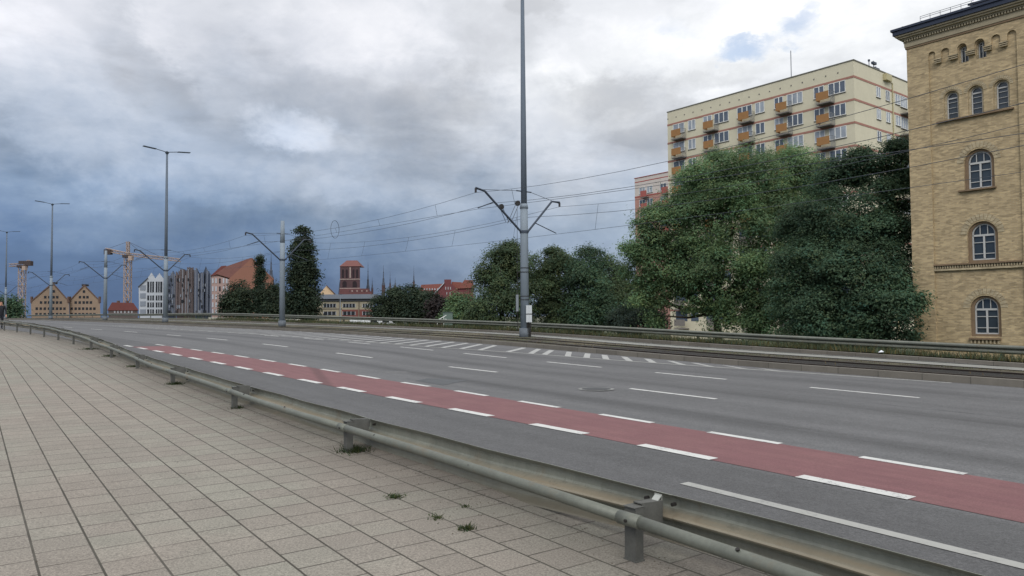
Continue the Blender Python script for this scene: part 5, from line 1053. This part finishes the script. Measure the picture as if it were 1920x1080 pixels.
def spire(px, ytop, wpx, ybody, Yd, label, knobs=1):
    zt, zb = loc(px, ytop, Yd)[1], loc(px, ybody, Yd)[1]; x = loc(px, 560, Yd)[0]; w_ = wpx*Yd/FPX/2; c = lambda z: np.array([x, Yd, z])
    r = root('spire', (x, Yd, GZ), label=label, cat='spire'); h_ = zt-zb
    MB().tube([c(GZ), c(zb)], [w_, w_], 8).build('turret', CHB, r)
    pth = [c(zb), c(zb+h_*.12), c(zb+h_*.16), c(zb+h_*.3), c(zb+h_*.33), c(zb+h_*.36), c(zb+h_*.7), c(zt)]; rad = [w_*1.05, w_*.75, w_*.55, w_*.5, w_*.6, w_*.32, w_*.14, .06]
    MB().tube(pth, rad, 8).build('spire_roof', SPD, r)
    MB().tube([c(zb+h_*.62), c(zb+h_*.65)], w_*.28, 8).build('knob', SPD, r)
for a in ((508, 476, 11, 523, 420, 'ornate dark town hall like spire beside the thin poplar'), (690, 491, 6.5, 541, 640, 'tall green grey needle spire just right of the church tower'), (698, 520, 4, 541, 640, 'short dark spire between the two needles'), (719, 497, 6.5, 535, 650, 'second tall needle spire over the broad dark tree'), (731.5, 508, 3, 532, 680, 'thin faint needle spire right of the second tall one'), (741, 520, 4, 536, 680, 'small pointed spire over the dark tree top'), (776, 499, 3.5, 528, 700, 'lone faint needle spire above the right side of the dark tree')): spire(*a)
# red gabled houses
RHW = M('red_house_wall', (100, 58, 60), .9, .15, .5); RHR = M('red_house_roof', (120, 74, 66), .9, .12, .5)
r1 = house('red_house', [(786, GND), (834, GND), (834, 545), (786, 547)], 232, 10, M('pink_house_wall', (130, 84, 76), .9, .1, .5), 'long orange tiled roof behind the dark tree, left of the red gable', 'house')
q = [loc(x, y, 232) for x, y in ((786, 546), (834, 546), (832, 532), (790, 534))]; MB().prism(q, (0, 232, 0), BAX, NY, -.5, 11).build('roof', RHR, r1)
for i in range(6): rectpart(r1, 'dormer', 795+i*5, 541, 797+i*5, 544, 232, .8, .6, WHT)
r2 = house('red_house', [(815, GND), (864, GND), (864, 548), (846, 532), (846, 524), (833, 524), (833, 531), (815, 550)], 220, 14, RHW, 'red gabled house with a square chimney and white roof edge', 'house')
q = [loc(x, y, 220) for x, y in ((814, 552), (833, 531), (833, 529), (812.5, 551))]; MB().prism(q, (0, 220, 0), BAX, NY, -.5, 14).build('gable_edge', WHT, r2)
q = [loc(x, y, 220) for x, y in ((847, 533), (866, 549), (866, 529), (847, 528))]; MB().prism(q, (0, 220, 0), BAX, NY, 1, 14).build('roof', RHR, r2)
for x, y in ((835, 538), (839.5, 538), (844, 538), (837, 548), (843, 548)): rectpart(r2, 'window', x, y, x+1.6, y+5, 220, .1, .15, M('pale_win', (150, 152, 155), .6, .1, 1))
r3 = house('red_house', [(860, GND), (888, GND), (888, 538), (860, 540)], 214, 12, RHW, 'red roof half hidden by the tall olive tree', 'house')
q = [loc(x, y, 214) for x, y in ((858, 541), (890, 540), (886, 525.5), (871, 525))]; MB().prism(q, (0, 214, 0), BAX, NY, -.5, 12).build('roof', RHR, r3)

NY = np.array([0, 1., 0])
# cranes
CRY = M('crane_paint', (152, 134, 122), .6, .1, 1); CRK = M('crane_dark', (60, 50, 48), .7, .2, 1)
def lattice(p0, p1, wd, up, bay, r=.10):
    mb = MB(); p0 = np.array(p0, float); p1 = np.array(p1, float); t = p1-p0; L = np.linalg.norm(t); t /= L; e1 = np.cross(t, up); e1 /= np.linalg.norm(e1); e2 = np.cross(t, e1); h = wd/2
    cs = [e1*h+e2*h, e1*h-e2*h, -e1*h-e2*h, -e1*h+e2*h]
    for c in cs: mb.tube([p0+c, p1+c], r*1.4, 4)
    n = max(1, int(L/bay))
    for i in range(n):
        a, b2 = p0+t*L*i/n, p0+t*L*(i+1)/n
        for k in range(4): mb.tube([a+cs[k], b2+cs[(k+1) % 4]], r, 4, cap=False); mb.tube([a+cs[k], a+cs[(k+1) % 4]], r, 4, cap=False)
    return mb
def crane(px, Yd, ytop, yjib, x_l, yl, x_r, yr, ap, label, wd):
    b = W(px, 590, Yd); c = lambda x, y: W(x, y, Yd); r = root('tower_crane', (b[0], Yd, GZ), label=label, cat='crane'); J = c(px, yjib)
    base = np.array([J[0], Yd, GZ]); lattice(base, J, wd, NY, wd*1.4, .16).build('mast', CRY, r)
    MB().box(J+ZZ*-.3*wd, (wd*1.5, wd*1.5, wd*.5)).build('slewing_ring', CRK, r)
    MB().box(J+np.array([wd*.9, -wd*.6, -wd*.7]), (wd*.7, wd*.8, wd*.9)).build('cab', CRY, r)
    L, R_ = c(x_l, yl), c(x_r, yr)
    lattice(J+ZZ*.1*wd, R_, wd*.55, ZZ, wd*.9, .11).build('jib', CRY, r); lattice(J+ZZ*.1*wd, L, wd*.55, ZZ, wd*.9, .13).build('counter_jib', CRY, r)
    MB().box(L+(J-L)*.12-ZZ*wd*.35, (wd*1.3, wd*.9, wd*1.0)).build('counterweight', CRK, r)
    if ap:
        A_ = c(px, ap); lattice(J, A_, wd*.45, NY, wd*.7, .12).build('apex', CRY, r); mb = MB(); mb.tube([A_, L], .07, 4); mb.tube([A_, J+(R_-J)*.7], .07, 4); mb.tube([A_, J+(R_-J)*.35], .07, 4); mb.build('tie_bar', CRK, r)
    return r
crane(240, 350, 451, 478, 198, 468, 338, 488, 453, 'tall pale tower crane with a long jib over the red roof', 2.4)
c1 = crane(42, 380, 486, 497, 56, 490, 18, 497.5, None, 'smaller pale crane with a short jib at the left edge', 2.4)
MB().box(W(47, 492, 380), (5.5, 2, 1.5)).build('machinery', CRK, c1)

# white wall and railing beyond the tramway, left
bw = root('concrete_barrier', P(72, 28, 0), label='low white concrete wall beyond the tramway left of the short pole', cat='wall')
strip([(27.3, -.8), (27.3, .46), (27.55, .46), (27.55, -.8)], 62, 82, 2.).build('wall', M('white_concrete', (190, 186, 174), .8, .1, 1), bw)
# two parked vans, only their roofs show over the rail
def van(px, Yd, label):
    c = W(px, 594, Yd); r = root('parked_van', (c[0], Yd, -2.0), label=label, cat='van'); x, z = c[0], -2.0
    mb = MB(); mb.prism([(x-2.2, z+.35), (x+2.2, z+.35), (x+2.25, z+1.0), (x+1.6, z+1.15), (x+1.2, z+1.85), (x-2.1, z+1.95), (x-2.25, z+1.2)], (0, Yd, 0), BAX, NY, -.9, .9); mb.build('body', M('van_white', (205, 207, 208), .35, .05, 1), r)
    mb = MB(); mb.prism([(x+.5, z+1.2), (x+1.5, z+1.2), (x+1.15, z+1.72), (x+.5, z+1.75)], (0, Yd, 0), BAX, NY, -.92, .92); mb.build('window', DKW, r)
    for dx in (-1.4, 1.35):
        for dy in (-.8, .8): MB().tube([(x+dx, Yd+dy-.1, z+.33), (x+dx, Yd+dy+.1, z+.33)], .33, 12).build('wheel', CRK, r)
van(690, 96, 'left one of two white vans whose roofs show over the far rail'); van(712, 98, 'right one of two white vans whose roofs show over the far rail')
# kiosk box and white handrail
kb = root('cabinet', gpt(840, 70), label='green grey cabinet behind the far guard rail below the purple tree', cat='cabinet'); c = W(840, 596, 70)
MB().box((c[0], 70, (c[2]+GZ)/2+.2), (.9, .6, c[2]-GZ+.6)).build('body', M('cabinet_green', (88, 104, 96), .7, .1, 2), kb); MB().box((c[0], 70, c[2]+.53), (1.0, .7, .06)).build('lid', M('cabinet_lid', (70, 82, 78), .7, .1, 2), kb)
hr = root('handrail', gpt(828, 69), label='white slanting stair handrail left of the cabinet', cat='handrail'); mb = MB()
mb.tube([W(818, 602, 69), W(837, 591, 69)], .04, 5); mb.tube([W(820, 606, 69), W(837, 598, 69)], .03, 5)
for x, y in ((820, 601), (826, 597.5), (832, 594)): mb.tube([W(x, y, 69), W(x, y+25, 69)], .03, 5)
mb.build('bars', M('white_paint', (200, 200, 196), .5, .05, 2), hr)
lp = root('lamp_post', gpt(638, 140), label='thin grey mast in front of the low beige building', cat='mast'); MB().tube([gpt(638, 140), W(638, 552, 140)], [.09, .05], 6).build('pole', MPOLE, lp); MB().box(W(639.5, 552, 140), (.5, .2, .08)).build('lamp_head', MLAMP, lp)
lt = P(11.2, k2(11.2)+.1, .31); mb = MB(); mb.add([lt+np.array(q) for q in ((-.08, 0, 0), (.09, 0, .01), (.07, .06, .02), (-.06, .07, 0), (0, .02, .06), (.04, .04, .055))], [(0, 1, 4), (1, 2, 5), (1, 5, 4), (2, 3, 5), (3, 4, 5), (3, 0, 4)])
tag(mb.build('litter', M('litter_white', (215, 218, 222), .6, .05, 5)), label='crumpled white scrap of litter on the far kerb', cat='litter')

# ------------------------------------------------------------------ pedestrian at the left edge
def person():
    s_, v_ = 52., 1.6; c = W(1.5, 590, 45.5); r0 = np.array([c[0], c[1], -.62]); f = frame(50)[0]*-1; sd_ = np.cross(f, ZZ)
    r = root('person', r0, label='walking person in a dark jacket, cut off by the left edge of the picture', cat='person')
    J = {}; J['pelvis'] = (0, 0, .95); J['waist'] = (0, 0, 1.1); J['chest'] = (0, .01, 1.32); J['neck'] = (0, .01, 1.48); J['head'] = (0, .03, 1.60); J['crown'] = (0, .03, 1.70)
    chains = [['pelvis', 'waist', 'chest', 'neck', 'head', 'crown']]; rad = dict(pelvis=.15, waist=.135, chest=.165, neck=.06, head=.095, crown=.07)
    for sg, st in ((1, .22), (-1, -.2)):
        n = 'r' if sg > 0 else 'l'
        J['hip'+n] = (sg*.09, 0, .90); J['knee'+n] = (sg*.095, st*.55, .50); J['ank'+n] = (sg*.095, st-.05 if st > 0 else st*1.25, .09); J['toe'+n] = (sg*.10, J['ank'+n][1]+.17, .035)
        rad.update({'hip'+n: .095, 'knee'+n: .062, 'ank'+n: .042, 'toe'+n: .035}); chains.append(['pelvis', 'hip'+n, 'knee'+n, 'ank'+n, 'toe'+n])
        J['sh'+n] = (sg*.19, 0, 1.42); J['el'+n] = (sg*.245, -st*.3, 1.15); J['wr'+n] = (sg*.25, -st*.5+.06, .92); J['hand'+n] = (sg*.25, -st*.55+.09, .80)
        rad.update({'sh'+n: .068, 'el'+n: .048, 'wr'+n: .032, 'hand'+n: .035}); chains.append(['chest', 'sh'+n, 'el'+n, 'wr'+n, 'hand'+n])
        for q in range(4): J[f'f{q}{n}'] = (sg*.25, -st*.55+.10+(q-1.5)*.018, .715+.008*abs(q-1.5)); rad[f'f{q}{n}'] = .009; chains.append(['hand'+n, f'f{q}{n}'])
        J['th'+n] = (sg*.24, -st*.55+.14, .76); rad['th'+n] = .010; chains.append(['hand'+n, 'th'+n])
    names = list(J); me = bpy.data.meshes.new('body'); ed_ = set()
    for ch_ in chains:
        for a, b2 in zip(ch_, ch_[1:]): ed_.add((names.index(a), names.index(b2)))
    me.from_pydata([tuple(r0+sd_*J[n][0]+f*J[n][1]+ZZ*J[n][2]) for n in names], list(ed_), []); o = bpy.data.objects.new('body', me); COL.objects.link(o)
    md = o.modifiers.new('skin', 'SKIN'); me.skin_vertices[0].data
    for i, n in enumerate(names):
        sv_ = me.skin_vertices[0].data[i]; sv_.radius = (rad[n]*(1.15 if n in ('chest', 'pelvis', 'waist') else 1), rad[n]*(.8 if n in ('chest', 'pelvis', 'waist') else 1)); sv_.use_root = (n == 'pelvis')
    sb = o.modifiers.new('sub', 'SUBSURF'); sb.levels = 2; sb.render_levels = 2
    dg = bpy.context.evaluated_depsgraph_get(); m2 = bpy.data.meshes.new_from_object(o.evaluated_get(dg)); o.modifiers.clear(); o.data = m2
    m2.materials.clear()
    for mt in (M('dark_jacket', (30, 32, 38), .8, .2, 9), M('skin', (190, 140, 116), .6, .1, 9), M('trousers', (44, 46, 56), .85, .2, 9), M('shoes', (28, 26, 26), .6, .2, 9)): m2.materials.append(mt)
    for p in m2.polygons:
        z = p.center.z-r0[2]; lat = abs((np.array(p.center)-r0)@sd_); p.material_index = 1 if z > 1.47 or (lat > .2 and z < .90) else (0 if z > .86 else (2 if z > .10 else 3)); p.use_smooth = True
    o.parent = r; o.matrix_parent_inverse = Matrix.Translation(-Vector(r.location))
    hc = r0+f*.015+ZZ*1.66; mb = MB(); mb.tube([hc-ZZ*.09-f*.06, hc-f*.035, hc+ZZ*.045-f*.01, hc+ZZ*.085], [.075, .115, .105, .03], 12); mb.build('hair', M('hair_dark', (36, 28, 24), .8, .2, 20), r, smooth=True)
    mb = MB(); fc = r0+f*.125+ZZ*1.60; mb.tube([fc+ZZ*.03-f*.01, fc-ZZ*.02+f*.012], [.008, .014], 6); mb.build('nose', M('skin', (190, 140, 116)), r)
    mb = MB()
    for sg in (-1, 1): e = r0+f*.112+ZZ*1.625+sd_*sg*.032; mb.tube([e, e+f*.008], .010, 8)
    mb.build('eyes', M('eye_dark', (30, 26, 24)), r)
person()
